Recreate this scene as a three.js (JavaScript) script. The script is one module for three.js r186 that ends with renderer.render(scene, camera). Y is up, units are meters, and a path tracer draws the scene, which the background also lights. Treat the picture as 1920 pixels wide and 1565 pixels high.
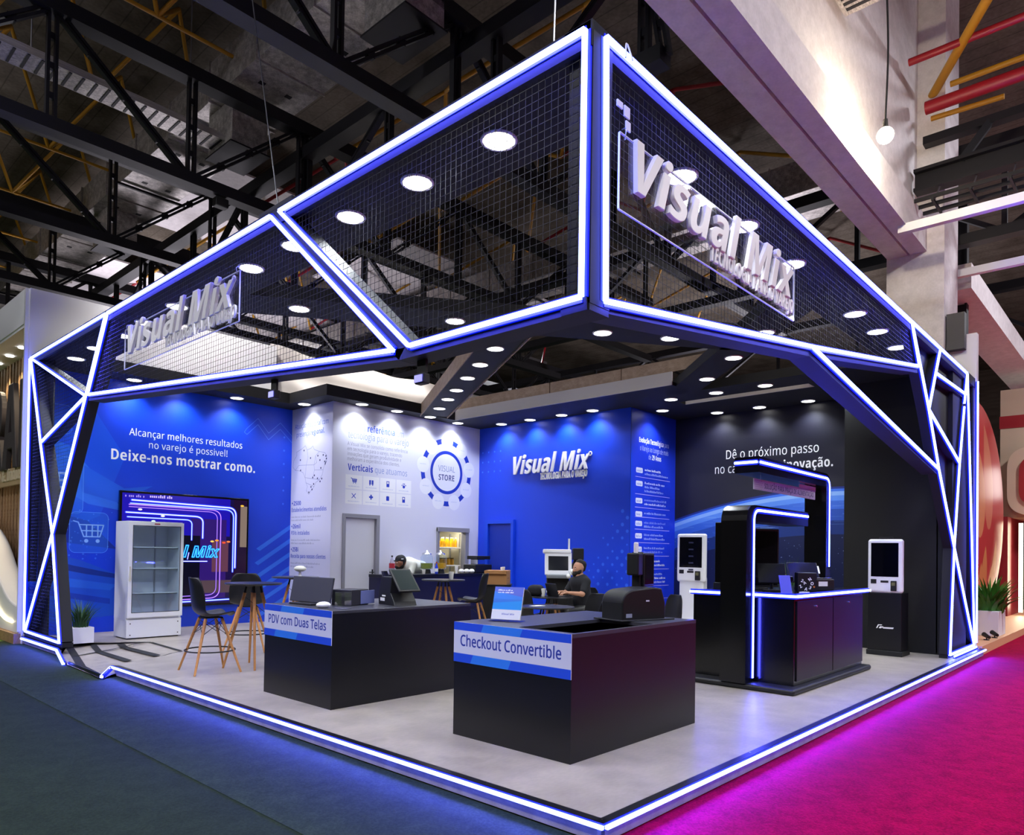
import * as THREE from 'three';
import { RoundedBoxGeometry } from 'three/addons/geometries/RoundedBoxGeometry.js';
import { mergeGeometries, mergeVertices } from 'three/addons/utils/BufferGeometryUtils.js';
import { FontLoader } from 'three/addons/loaders/FontLoader.js';
import { TextGeometry } from 'three/addons/geometries/TextGeometry.js';
import { MarchingCubes } from 'three/addons/objects/MarchingCubes.js';
import { RectAreaLightUniformsLib } from 'three/addons/lights/RectAreaLightUniformsLib.js';

// ------------------------------------------------------------------ camera, light, exposure
// x runs away to the right along the magenta aisle, -z away to the left along the grey aisle; y = 0 is the top of the stand's platform, its front corner the origin
const scene = new THREE.Scene();
scene.background = new THREE.Color(0x000000);
const camera = new THREE.PerspectiveCamera(60.16, 1920 / 1565, 0.05, 200);
camera.matrixAutoUpdate = true;
camera.position.set(-3.44083, 1.55, 2.40184);
camera.quaternion.setFromRotationMatrix(new THREE.Matrix4().makeBasis(
  new THREE.Vector3(0.674676, 0.015789, 0.737945), new THREE.Vector3(-0.022421, 0.999748, -0.000892), new THREE.Vector3(-0.737774, -0.015944, 0.67486)));
camera.setViewOffset(1920, 1565, 0, -231.64, 1920, 1565);
const renderer = new THREE.WebGLRenderer({ antialias: true });
renderer.toneMapping = THREE.LinearToneMapping;
renderer.toneMappingExposure = 1.3;
renderer.shadowMap.enabled = true;
RectAreaLightUniformsLib.init();
const LED_RGB = [0.05, 0.05, 1.0], LED_POWER = 80, SPOT_POWER = 6.5, HALL_POWER = 125, UP_POWER = 9;
const GROUND = -0.13, SOFFIT = 4.6, ZL = -11.85;   // hall floor, underside of the soffits, blue back wall

// ------------------------------------------------------------------ helpers
let seed = 7;
const rnd = () => { seed = (seed * 16807) % 2147483647; return seed / 2147483647; };
const rr = (a, b) => a + (b - a) * rnd();
const V = (x, y, z) => new THREE.Vector3(x, y, z);
const taken = {};
function numbered(n) { const k = taken[n] = (taken[n] ?? -1) + 1; return k ? `${n}_${String(k).padStart(3, '0')}` : n; }
const ORD = ['first', 'second', 'third', 'fourth', 'fifth', 'sixth', 'seventh', 'eighth', 'ninth', 'tenth', 'eleventh', 'twelfth', 'thirteenth', 'fourteenth'];
function thing(name, label, category, pos = [0, 0, 0], turn = 0, group, kind) {
  const o = new THREE.Group(); o.name = numbered(name); o.position.set(...pos); o.rotation.y = turn; scene.add(o);
  o.userData = { label, category }; if (group) o.userData.group = group; if (kind) o.userData.kind = kind; return o;
}
const plain = g => { let q = g.index ? g.toNonIndexed() : g; for (const k of Object.keys(q.attributes)) if (!['position', 'normal', 'uv'].includes(k)) q.deleteAttribute(k); return q; };
const merge = gs => gs.length === 1 ? plain(gs[0]) : mergeGeometries(gs.map(plain));
function part(name, g, m, parent, label) {
  const o = new THREE.Mesh(Array.isArray(g) ? merge(g) : g, m); o.name = name; o.castShadow = o.receiveShadow = true; parent.add(o);
  if (label) o.userData.label = label; return o;
}
function solo(name, g, m, label, category, group, kind) {
  const o = part(numbered(name), g, m, scene); o.userData = { label, category }; if (group) o.userData.group = group; if (kind) o.userData.kind = kind; return o;
}
const struct = (name, g, m, label, category) => solo(name, g, m, label, category, null, 'structure');
const at = (g, x = 0, y = 0, z = 0) => g.translate(x, y, z);
const bx = (x0, x1, y0, y1, z0, z1) => at(new THREE.BoxGeometry(x1 - x0, y1 - y0, z1 - z0), (x0 + x1) / 2, (y0 + y1) / 2, (z0 + z1) / 2);
const rb = (x0, x1, y0, y1, z0, z1, r = 0.01, s = 2) => at(new RoundedBoxGeometry(Math.abs(x1 - x0), Math.abs(y1 - y0), Math.abs(z1 - z0), s, r), (x0 + x1) / 2, (y0 + y1) / 2, (z0 + z1) / 2);
const cyl = (r0, r1, h, x = 0, y = 0, z = 0, n = 24) => at(new THREE.CylinderGeometry(r1, r0, h, n), x, y + h / 2, z);   // r0 at the bottom
const lathe = (pts, n = 28) => new THREE.LatheGeometry(pts.map(p => new THREE.Vector2(p[0], p[1])), n);
function along(g, p, q, side) {   // lays a geometry whose long axis is y (0..1) between p and q
  const a = V(...p), b = V(...q), d = b.clone().sub(a), l = d.length(); d.normalize();
  let s = side ? V(...side) : Math.abs(d.y) > 0.9 ? V(1, 0, 0) : V(0, 1, 0);
  const u = s.clone().sub(d.clone().multiplyScalar(s.dot(d))).normalize(), w = u.clone().cross(d);
  return g.scale(1, l, 1).applyMatrix4(new THREE.Matrix4().makeBasis(u, d, w).setPosition(a));
}
const bar = (p, q, w = 0.05, h = w, side) => along(at(new THREE.BoxGeometry(w, 1, h), 0, 0.5, 0), p, q, side);     // w along `side`
const rod = (p, q, r0, r1 = r0, n = 10) => along(at(new THREE.CylinderGeometry(r1, r0, 1, n), 0, 0.5, 0), p, q);
const tube = (pts, r, n = 40, k = 8) => new THREE.TubeGeometry(new THREE.CatmullRomCurve3(pts.map(p => V(...p)), false, 'centripetal'), n, r, k);
function slab(pts, y0, y1) {   // prism over a polygon given as [x, z]
  const s = new THREE.Shape(pts.map(p => new THREE.Vector2(p[0], -p[1])));
  return at(new THREE.ExtrudeGeometry(s, { depth: y1 - y0, bevelEnabled: false }).rotateX(-Math.PI / 2), 0, y0, 0);
}
function quad(a, b, c, d) {    // a flat sheet with uv 0..1: a lower left, b lower right, c upper right, d upper left
  const g = new THREE.BufferGeometry();
  g.setAttribute('position', new THREE.Float32BufferAttribute([...a, ...b, ...c, ...a, ...c, ...d], 3));
  g.setAttribute('uv', new THREE.Float32BufferAttribute([0, 0, 1, 0, 1, 1, 0, 0, 1, 1, 0, 1], 2));
  g.computeVertexNormals(); return g;
}
const lin = (r, g, b) => new THREE.Color().setRGB(r, g, b);
const std = (c, rough = 0.6, metal = 0, extra = {}) => new THREE.MeshStandardMaterial({ color: c, roughness: rough, metalness: metal, ...extra });
const glow = (r, g, b, k = 1) => new THREE.MeshStandardMaterial({ color: 0x111111, emissive: lin(r, g, b), emissiveIntensity: k, roughness: 0.5 });
function canvas(w, h, draw) {
  const c = document.createElement('canvas'); c.width = w; c.height = h; const g = c.getContext('2d'); draw(g, w, h);
  const t = new THREE.CanvasTexture(c); t.wrapS = t.wrapT = THREE.RepeatWrapping; t.colorSpace = THREE.SRGBColorSpace; t.anisotropy = 8; return t;
}
function noiseTex(n, fn, rep = [1, 1], srgb = true) {   // fn(u, v, noise) -> [r, g, b] 0..255
  const lat = []; for (let i = 0; i < 5; i++) { const s = 4 << (i * 1.25 | 0) ; const q = 8 * (1 << i); lat.push([q, Float32Array.from({ length: q * q }, () => rnd())]); }
  const nz = (u, v, o) => { const [q, a] = lat[o]; const x = u * q, y = v * q, i = Math.floor(x), j = Math.floor(y), f = x - i, g = y - j; const A = (p, r) => a[((r % q) + q) % q * q + ((p % q) + q) % q]; const s = t => t * t * (3 - 2 * t), F = s(f), Gg = s(g);
    return (A(i, j) * (1 - F) + A(i + 1, j) * F) * (1 - Gg) + (A(i, j + 1) * (1 - F) + A(i + 1, j + 1) * F) * Gg; };
  const d = new Uint8Array(n * n * 4);
  for (let y = 0; y < n; y++) for (let x = 0; x < n; x++) { const c = fn(x / n, y / n, nz); d.set([...c.map(k => Math.max(0, Math.min(255, k))), 255], (y * n + x) * 4); }
  const t = new THREE.DataTexture(d, n, n); t.wrapS = t.wrapT = THREE.RepeatWrapping; t.magFilter = THREE.LinearFilter; t.minFilter = THREE.LinearMipmapLinearFilter; t.generateMipmaps = true; t.repeat.set(...rep);
  if (srgb) t.colorSpace = THREE.SRGBColorSpace; t.needsUpdate = true; return t;
}
const uvXZ = (g, s = 1) => { const p = g.attributes.position, u = []; for (let i = 0; i < p.count; i++) u.push(p.getX(i) / s, p.getZ(i) / s); g.setAttribute('uv', new THREE.Float32BufferAttribute(u, 2)); return g; };
const uvBox = (g, s = 1) => { const q = plain(g), p = q.attributes.position, n = q.attributes.normal, u = []; for (let i = 0; i < p.count; i++) { const a = Math.abs(n.getX(i)), b = Math.abs(n.getY(i)), c = Math.abs(n.getZ(i)); b >= a && b >= c ? u.push(p.getX(i) / s, p.getZ(i) / s) : a >= c ? u.push(p.getZ(i) / s, p.getY(i) / s) : u.push(p.getX(i) / s, p.getY(i) / s); } q.setAttribute('uv', new THREE.Float32BufferAttribute(u, 2)); return q; };
function rectLight(pos, dir, w, h, up, rgb, power) {   // radiates along dir; w is measured across `up`
  const l = new THREE.RectAreaLight(lin(...rgb), power, w, h); l.position.set(...pos); l.up.set(...up); l.lookAt(pos[0] + dir[0], pos[1] + dir[1], pos[2] + dir[2]); scene.add(l); return l;
}

// ------------------------------------------------------------------ materials
const speck = (base, amp, n = 512, rep = [1, 1]) => noiseTex(n, (u, v, N) => { const k = (N(u, v, 4) - 0.5) * amp + (N(u, v, 1) - 0.5) * amp * 0.6 + (rnd() - 0.5) * amp; return base.map(c => c * (1 + k / 120)); }, rep);
const T = {
  laminate: noiseTex(1024, (u, v, N) => { const st = N(u, v * 2, 4) * 0.35 + N(u, v, 2) * 0.65, k = (st - 0.5) * 22 - Math.max(0, N(u, v, 0) * 0.6 + N(u, v, 2) * 0.4 - 0.66) * 120 + (N(u, v, 1) - 0.5) * 14; return [158 + k, 150 + k, 140 + k * 0.95]; }),
  carpet: speck([47, 59, 40], 26), carpetDark: speck([40, 50, 34], 24), magenta: speck([146, 1, 50], 30), green: speck([96, 120, 48], 34),
  wood: noiseTex(256, (u, v, N) => { const k = (N(u * 4, v * 0.5, 3) - 0.5) * 60 + (rnd() - 0.5) * 10; return [190 + k, 132 + k * 0.9, 74 + k * 0.7]; }),
  slat: noiseTex(256, (u, v, N) => { const k = (N(u * 4, v * 0.5, 3) - 0.5) * 50 + (rnd() - 0.5) * 12; return [150 + k, 118 + k, 84 + k]; }),
  ply: noiseTex(512, (u, v, N) => { const k = (N(u * 0.5, v * 6, 3) - 0.5) * 34 + (N(u, v, 1) - 0.5) * 18; return [158 + k, 136 + k, 116 + k]; }),
  duct: noiseTex(512, (u, v, N) => { const k = (N(u, v, 2) - 0.5) * 50 + (N(u, v, 4) - 0.5) * 40 + (rnd() - 0.5) * 14; return [176 + k, 170 + k, 166 + k]; }),
  roof: noiseTex(512, (u, v, N) => { const k = (N(u, v, 1) - 0.5) * 26 + (N(u, v, 4) - 0.5) * 16 - (u * 16 % 1 < 0.06 ? 24 : 0); return [86 + k, 77 + k, 66 + k]; }),
  plaster: noiseTex(512, (u, v, N) => { const k = (N(u, v, 2) - 0.5) * 14 + (N(u, v, 4) - 0.5) * 10; return [226 + k, 220 + k, 222 + k]; }),
};
const rug = t => new THREE.MeshPhysicalMaterial({ color: 0xffffff, roughness: 1, specularIntensity: 0.12, map: t, bumpMap: t, bumpScale: 0.003 });
const M = {
  black: std(0x101012, 0.5), blackMatte: std(0x0d0d0f, 0.75), frame: std(0x0a0a0e, 0.65), gloss: std(0x0a0a0c, 0.18), counter: std(0x0a0a0f, 0.38), shell: std(0x16161a, 0.42),
  white: std(0xe9e9ee, 0.45), paper: std(0xf2f1ef, 0.8), alu: std(0xb8bac2, 0.35, 0.9), chrome: std(0xd8d8dc, 0.18, 1), trim: std(0x15161c, 0.3, 0.4),
  floor: std(0xffffff, 0.36, 0, { map: T.laminate }), side: std(0xffffff, 0.5, 0, { map: T.laminate }),
  carpet: rug(T.carpet), carpetDark: rug(T.carpetDark), magenta: rug(T.magenta), green: rug(T.green),
  wood: std(0xffffff, 0.5, 0, { map: T.wood }), slat: std(0xffffff, 0.6, 0, { map: T.slat }), ply: std(0xffffff, 0.7, 0, { map: T.ply }), duct: std(0xffffff, 0.36, 0.4, { map: T.duct }), roof: std(0xffffff, 0.85, 0, { map: T.roof }), plaster: std(0xffffff, 0.7, 0, { map: T.plaster }),
  greyFascia: std(0xbcb8b8, 0.6), steel: std(0x15141a, 0.5, 0.3), yellow: std(0xb98512, 0.5), red: std(0x9a1420, 0.45), fabric: std(0xe8e2de, 0.9), acrylic: new THREE.MeshPhysicalMaterial({ color: 0xffffff, transmission: 1, thickness: 0, roughness: 0.03, ior: 1.49 }),
  glass: new THREE.MeshPhysicalMaterial({ color: 0xf4fbff, transmission: 1, thickness: 0, roughness: 0.02, ior: 1.5 }), wire: std(0x17171c, 0.45, 0.3), blueWall: std(0x0b46e0, 0.5), doorGrey: std(0x8d8d99, 0.5),
  led: new THREE.MeshStandardMaterial({ color: 0x222233, emissive: lin(0.085, 0.12, 1.0), emissiveIntensity: 22 }), ledHalo: glow(0, 0.012, 1, 0.85), lens: glow(1, 0.98, 0.94, 6), skin: std(0xb9866a, 0.6), hair: std(0x15100e, 0.8), navy: std(0x14141c, 0.85), screenOff: std(0x07080c, 0.08), leaf: std(0x1f4a1c, 0.6), leafLight: std(0x3c7a26, 0.55), card: std(0xa9794b, 0.85),  // the plain blue glow next to led paints the halo of the strips
};

// ------------------------------------------------------------------ hall shell
struct('floor', uvXZ(bx(-30, 45, GROUND - 0.3, GROUND - 0.02, -45, 30), 2), M.carpetDark, 'dark grey hall floor under all the carpets', 'floor');
struct('carpet_aisle', uvXZ(bx(-1.1, 0.16, GROUND - 0.03, GROUND, -12.6, 12), 1.6), M.carpet, 'grey green aisle carpet beside the left edge of the platform', 'carpet');
struct('carpet_aisle', uvXZ(bx(-16, -1.1, GROUND - 0.03, GROUND - 0.003, -12.6, 12), 1.6), M.carpetDark, 'darker grey green carpet strip beyond the seam', 'carpet');
struct('carpet_aisle', uvXZ(bx(-16, 0.16, GROUND - 0.03, GROUND, -45, -12.6), 1.6), M.green, 'green aisle carpet in front of the slatted stand', 'carpet');
struct('carpet_aisle', uvXZ(bx(0.16, 45, GROUND - 0.03, GROUND, -0.1, 12), 1.6), M.magenta, 'magenta aisle carpet beside the right edge of the platform', 'carpet');
struct('wall_left', bx(-30.3, -30, GROUND, 13, -45, 30), M.roof, 'dim hall wall far beyond the grey aisle', 'wall');
struct('wall_back', bx(-30, 45, GROUND, 13, -45.3, -45), M.roof, 'dim hall wall far behind the stands', 'wall');
struct('wall_right', bx(45, 45.3, GROUND, 13, -45, 30), M.roof, 'dim hall wall far beyond the magenta aisle', 'wall');
struct('wall_front', bx(-30, 45, GROUND, 13, 30, 30.3), M.roof, 'dim hall wall behind the viewer', 'wall');
struct('ceiling', uvXZ(bx(-30.3, 45.3, 12.4, 12.7, -45.3, 30.3), 6), M.roof, 'dark brownish hall roof sheets above the trusses', 'ceiling');

// added hall lamps: supposed high bay panels, put in to brighten the scene
[[-8, 3], [-8, -9], [4, 9], [14, 6.5], [26, 8], [-16, -24], [24, -22], [12, -30]].forEach(([x, z], i) => {
  const t = thing('added_hall_lamp', `${ORD[i]} added square lamp hung above the aisles to brighten the hall`, 'lamp', [x, 11.2, z], 0, 'added hall lamps');
  part('housing', bx(-0.8, 0.8, 0, 0.14, -0.8, 0.8), M.alu, t); part('lamp_panel', bx(-0.75, 0.75, -0.02, 0, -0.75, 0.75), glow(1, 0.95, 0.88, 4), t); part('hanger', rod([0, 0.14, 0], [0, 1.2, 0], 0.015), M.steel, t);
  rectLight([x, 11.17, z], [0, -1, 0], 1.5, 1.5, [0, 0, 1], [0.93, 0.93, 1], HALL_POWER);
});

// added unseen glow panels; they light the roof from below
[[-15, -16], [-14, 14], [14, 15], [7, -24], [24, -10]].forEach(([x, z], i) => {
  const t = thing('added_uplight', `${ORD[i]} added unseen glow panel lighting the roof from below`, 'added light', [x, 4.5, z], 0, 'added roof uplights');
  part('light_membrane', bx(-2.4, 2.4, 0, 0.12, -2.4, 2.4), glow(1, 0.9, 0.86, 1.6), t); part('frame', [bx(-2.5, -2.4, -0.05, 0.15, -2.5, 2.5), bx(2.4, 2.5, -0.05, 0.15, -2.5, 2.5), bx(-2.4, 2.4, -0.05, 0.15, -2.5, -2.4), bx(-2.4, 2.4, -0.05, 0.15, 2.4, 2.5)], M.white, t);
  for (const [a, b] of [[-2.45, -2.45], [2.45, -2.45], [-2.45, 2.45], [2.45, 2.45]]) part('post', bx(a - 0.05, a + 0.05, GROUND - 4.5, -0.05, b - 0.05, b + 0.05), M.white, t);
  rectLight([x, 4.66, z], [0, 1, 0], 4.6, 4.6, [0, 0, 1], [0.93, 0.87, 1], UP_POWER);
});

// ------------------------------------------------------------------ platform
const plat = thing('platform_floor', 'raised grey laminate floor of the blue lit stand', 'platform', [0, 0, 0], 0, null, 'structure');
part('laminate', uvXZ(slab([[0.05, -0.05], [11.45, -0.05], [11.45, -12], [0.05, -12], [0.05, -10], [0.33, -10.7], [1.28, -9.8], [1.22, -8.45], [0.05, -7.75]], -0.012, 0), 4), M.floor, plat);
const sideG = (p, q) => uvBox(bar(p, q, 0.03, 0.085, [Math.abs(q[2] - p[2]) > 0.5 ? 1 : 0, 0, Math.abs(q[2] - p[2]) > 0.5 ? 0 : 1]), 1.5);
part('side_panel', sideG([0.03, -0.076, 0], [0.03, -0.076, -7.7]), M.side, plat); part('side_panel', sideG([0.03, -0.076, -10], [0.03, -0.076, -12]), M.side, plat); part('side_panel', sideG([0, -0.076, -0.03], [11.45, -0.076, -0.03]), M.side, plat);
part('edge_trim', [bx(0, 0.06, -0.02, 0.006, -7.7, 0), bx(0, 11.45, -0.02, 0.006, -0.06, 0)], M.trim, plat, 'dark metal angle along the platform edge');
part('edge_trim', bx(0, 0.06, -0.02, 0.006, -12, -10), M.trim, plat);
for (let i = 0; i < 9; i++) part('screw', cyl(0.008, 0.008, 0.004, 0.04, 0.005, -0.04 - i * 0.95, 8), M.chrome, plat);
for (let i = 1; i < 11; i++) part('screw', cyl(0.008, 0.008, 0.004, i * 1.02, 0.005, -0.04, 8), M.chrome, plat);
// ramp with black tape
const ramp = thing('access_ramp', 'pale access ramp marked with black tape beside the left column', 'ramp');
function rampSheet(pts) { const g = new THREE.BufferGeometry(); const P = pts.flat(); g.setAttribute('position', new THREE.Float32BufferAttribute(P, 3)); const idx = []; for (let i = 1; i < pts.length - 1; i++) idx.push(0, i, i + 1); g.setIndex(idx); g.computeVertexNormals(); const q = g.toNonIndexed(); return uvXZ(q, 1.5); }
const ry = x => x >= 1.0 ? 0.003 : 0.003 - (1.0 - x) * 0.1;
const rp = (x, z, d = 0) => [x, ry(x) + d, z];
part('ramp_surface', rampSheet([rp(-0.2, -7.5), rp(0.05, -7.75), rp(1.22, -8.45), rp(1.28, -9.8), rp(0.33, -10.7), rp(0.05, -10), rp(-0.16, -9.0)]), M.floor, ramp);
const tp = [[[0.36, -10.68], [1.26, -9.8], 0.03], [[0.06, -9.56], [0.43, -9.59], 0.03], [[0.43, -9.59], [0.79, -9.64], 0.025], [[0.79, -9.64], [1.15, -9.81], 0.025], [[0.6, -10.4], [0.43, -9.59], 0.045], [[0.43, -9.59], [0.42, -8.38], 0.05], [[0.87, -9.99], [0.79, -9.59], 0.05], [[0.79, -9.59], [0.81, -8.37], 0.05], [[1.26, -9.79], [1.2, -8.52], 0.03], [[1.2, -8.46], [0.05, -7.85], 0.014], [[0.33, -10.66], [0.1, -9.55], 0.05], [[0.1, -9.55], [-0.1, -8.6], 0.05], [[-0.1, -8.6], [-0.17, -7.6], 0.045]];
for (const [a, b, w] of tp) { const n = 6, d = V(b[0] - a[0], 0, b[1] - a[1]).normalize(); const L = [], Rr = []; for (let i = 0; i <= n; i++) { const k = i / n, x = a[0] + (b[0] - a[0]) * k, z = a[1] + (b[1] - a[1]) * k; L.push(rp(x - d.z * w, z + d.x * w, 0.004)); Rr.push(rp(x + d.z * w, z - d.x * w, 0.004)); } const gs = []; for (let i = 0; i < n; i++) gs.push(rampSheet([L[i], Rr[i], Rr[i + 1], L[i + 1]])); part('tape', gs, M.blackMatte, ramp); }
part('edge_bar', bar([-0.18, -0.1, -7.5], [-0.14, -0.1, -9.0], 0.05, 0.02), M.trim, ramp);

// LED strips: polyline -> glowing bars with an area light in front of each; a wider blue band paints their halo
function ledLine(parent, pts, out, opt = {}) {
  const { w = 0.034, lights = true, power = 1, thick = 0.036, down = 0, ledHalo = 1.9 } = opt;
  for (let i = 0; i < pts.length - 1; i++) {
    const a = V(...pts[i]), b = V(...pts[i + 1]), n = Math.max(1, Math.ceil(a.distanceTo(b) / 2.4));
    for (let k = 0; k < n; k++) {
      const p = a.clone().lerp(b, k / n), q = a.clone().lerp(b, (k + 1) / n);
      part('led_strip', bar(p.clone().addScaledVector(V(...out), thick * 0.25).toArray(), q.clone().addScaledVector(V(...out), thick * 0.25).toArray(), thick, w * 0.8, out), M.led, parent); part('led_halo', bar(p.clone().addScaledVector(V(...out), -0.008).toArray(), q.clone().addScaledVector(V(...out), -0.008).toArray(), 0.02, w * ledHalo, out), M.ledHalo, parent, 'painted blue halo behind the light strip');
      if (lights) { const m = p.clone().lerp(q, 0.5), d = q.clone().sub(p); const l = d.length(); d.normalize(); const c = m.addScaledVector(V(...out), 0.045); rectLight(c.toArray(), out, w * 0.8, l, d.toArray(), LED_RGB, LED_POWER * power); if (down) { const u = d.clone().cross(V(...out)); if (u.y > 0) u.negate(); if (Math.abs(u.y) > 0.3) rectLight(c.clone().addScaledVector(V(...out), -0.035).addScaledVector(u, w * 0.5).toArray(), u.toArray(), 0.03, l, d.toArray(), LED_RGB, LED_POWER * down); } }
    }
  }
}
ledLine(plat, [[-0.012, -0.014, -7.75], [-0.012, -0.014, 0.012]], [-1, 0, 0], { power: 4, w: 0.028, thick: 0.026, ledHalo: 1.25 });
ledLine(plat, [[0, -0.014, 0.012], [11.45, -0.014, 0.012]], [0, 0, 1], { power: 4, w: 0.028, thick: 0.026, ledHalo: 1.25 });
ledLine(plat, [[-0.2, -0.09, -7.5], [-0.012, -0.028, -7.75]], [-1, 0, 0], { lights: false });
ledLine(plat, [[-0.012, -0.028, -11.9], [-0.012, -0.028, -10], [-0.2, -0.1, -9.0]], [-1, 0, 0]);

// ------------------------------------------------------------------ printed walls
const SANS = '"Ubuntu", sans-serif';
function fit(g, s, x0, x1, y, size, o = {}) {   // text stretched between x0 and x1 with its baseline at y
  g.save(); g.font = `${o.italic ? 'italic ' : ''}${o.bold ? 'bold ' : ''}${size}px ${SANS}`; const w = g.measureText(s).width; g.translate(x0, y); g.scale((x1 - x0) / w, 1); g.fillStyle = o.color ?? '#fff'; g.fillText(s, 0, 0); if (o.fat) { g.lineWidth = o.fat; g.strokeStyle = g.fillStyle; g.strokeText(s, 0, 0); } g.restore();
}
function fit2(g, parts, x0, x1, y, size, color) {   // mixed regular and bold words on one line
  const f = b => `${b ? 'bold ' : ''}${size}px ${SANS}`; let w = 0; for (const [s, b] of parts) { g.font = f(b); w += g.measureText(s).width; }
  const k = (x1 - x0) / w; let x = x0; for (const [s, b, c] of parts) { g.font = f(b); const ww = g.measureText(s).width * k; fit(g, s, x, x + ww, y, size, { bold: b, color: c ?? color }); x += ww; }
}
function rrect(g, x, y, w, h, r) { g.beginPath(); g.moveTo(x + r, y); g.arcTo(x + w, y, x + w, y + h, r); g.arcTo(x + w, y + h, x, y + h, r); g.arcTo(x, y + h, x, y, r); g.arcTo(x, y, x + w, y, r); g.closePath(); }
function cart(g, x, y, s, color, lw = 0.07) {
  g.save(); g.translate(x, y); g.scale(s, s); g.strokeStyle = g.fillStyle = color; g.lineWidth = lw; g.lineJoin = g.lineCap = 'round';
  g.beginPath(); g.moveTo(-0.6, -0.45); g.lineTo(-0.42, -0.4); g.lineTo(-0.2, 0.2); g.lineTo(0.42, 0.2); g.lineTo(0.56, -0.3); g.lineTo(-0.38, -0.3); g.stroke();
  for (const k of [-0.1, 0.12, 0.34]) { g.beginPath(); g.moveTo(k, -0.3); g.lineTo(k, 0.2); g.stroke(); } g.beginPath(); g.moveTo(-0.3, -0.05); g.lineTo(0.5, -0.05); g.stroke();
  for (const k of [-0.1, 0.34]) { g.beginPath(); g.arc(k, 0.38, 0.08, 0, 7); g.fill(); } g.restore();
}
const walls = {};
function printWall(name, label, a, b, y0, y1, n, W, draw) {   // a, b: [x, z] as seen from left to right; n: normal
  const len = Math.hypot(b[0] - a[0], b[1] - a[1]), H = Math.round(W * (y1 - y0) / len), k = W / len;
  const tex = canvas(W, H, (g) => draw(g, m => m * k, y => (y1 - y) * k, W, H));
  const e = 0.004, m = std(0xffffff, 0.42, 0, { map: tex });
  const t = thing(name, label, 'wall', [0, 0, 0], 0, null, 'structure');
  const x0 = Math.min(a[0], b[0]) - (n[0] > 0 ? 0.1 : 0), o = [-n[0] * 0.05, -n[2] * 0.05];
  const in_ = [(b[0] - a[0]) / len * 0.012, (b[1] - a[1]) / len * 0.012]; part('core', bar([a[0] + o[0] + in_[0], (y0 + y1) / 2, a[1] + o[1] + in_[1]], [b[0] + o[0] - in_[0], (y0 + y1) / 2, b[1] + o[1] - in_[1]], 0.1, y1 - y0, n), M.blackMatte, t);
  part('printed_sheet', quad([a[0] + n[0] * e, y0, a[1] + n[2] * e], [b[0] + n[0] * e, y0, b[1] + n[2] * e], [b[0] + n[0] * e, y1, b[1] + n[2] * e], [a[0] + n[0] * e, y1, a[1] + n[2] * e]), m, t);
  return t;
}
const BLUE = '#0a41dc';
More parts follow.
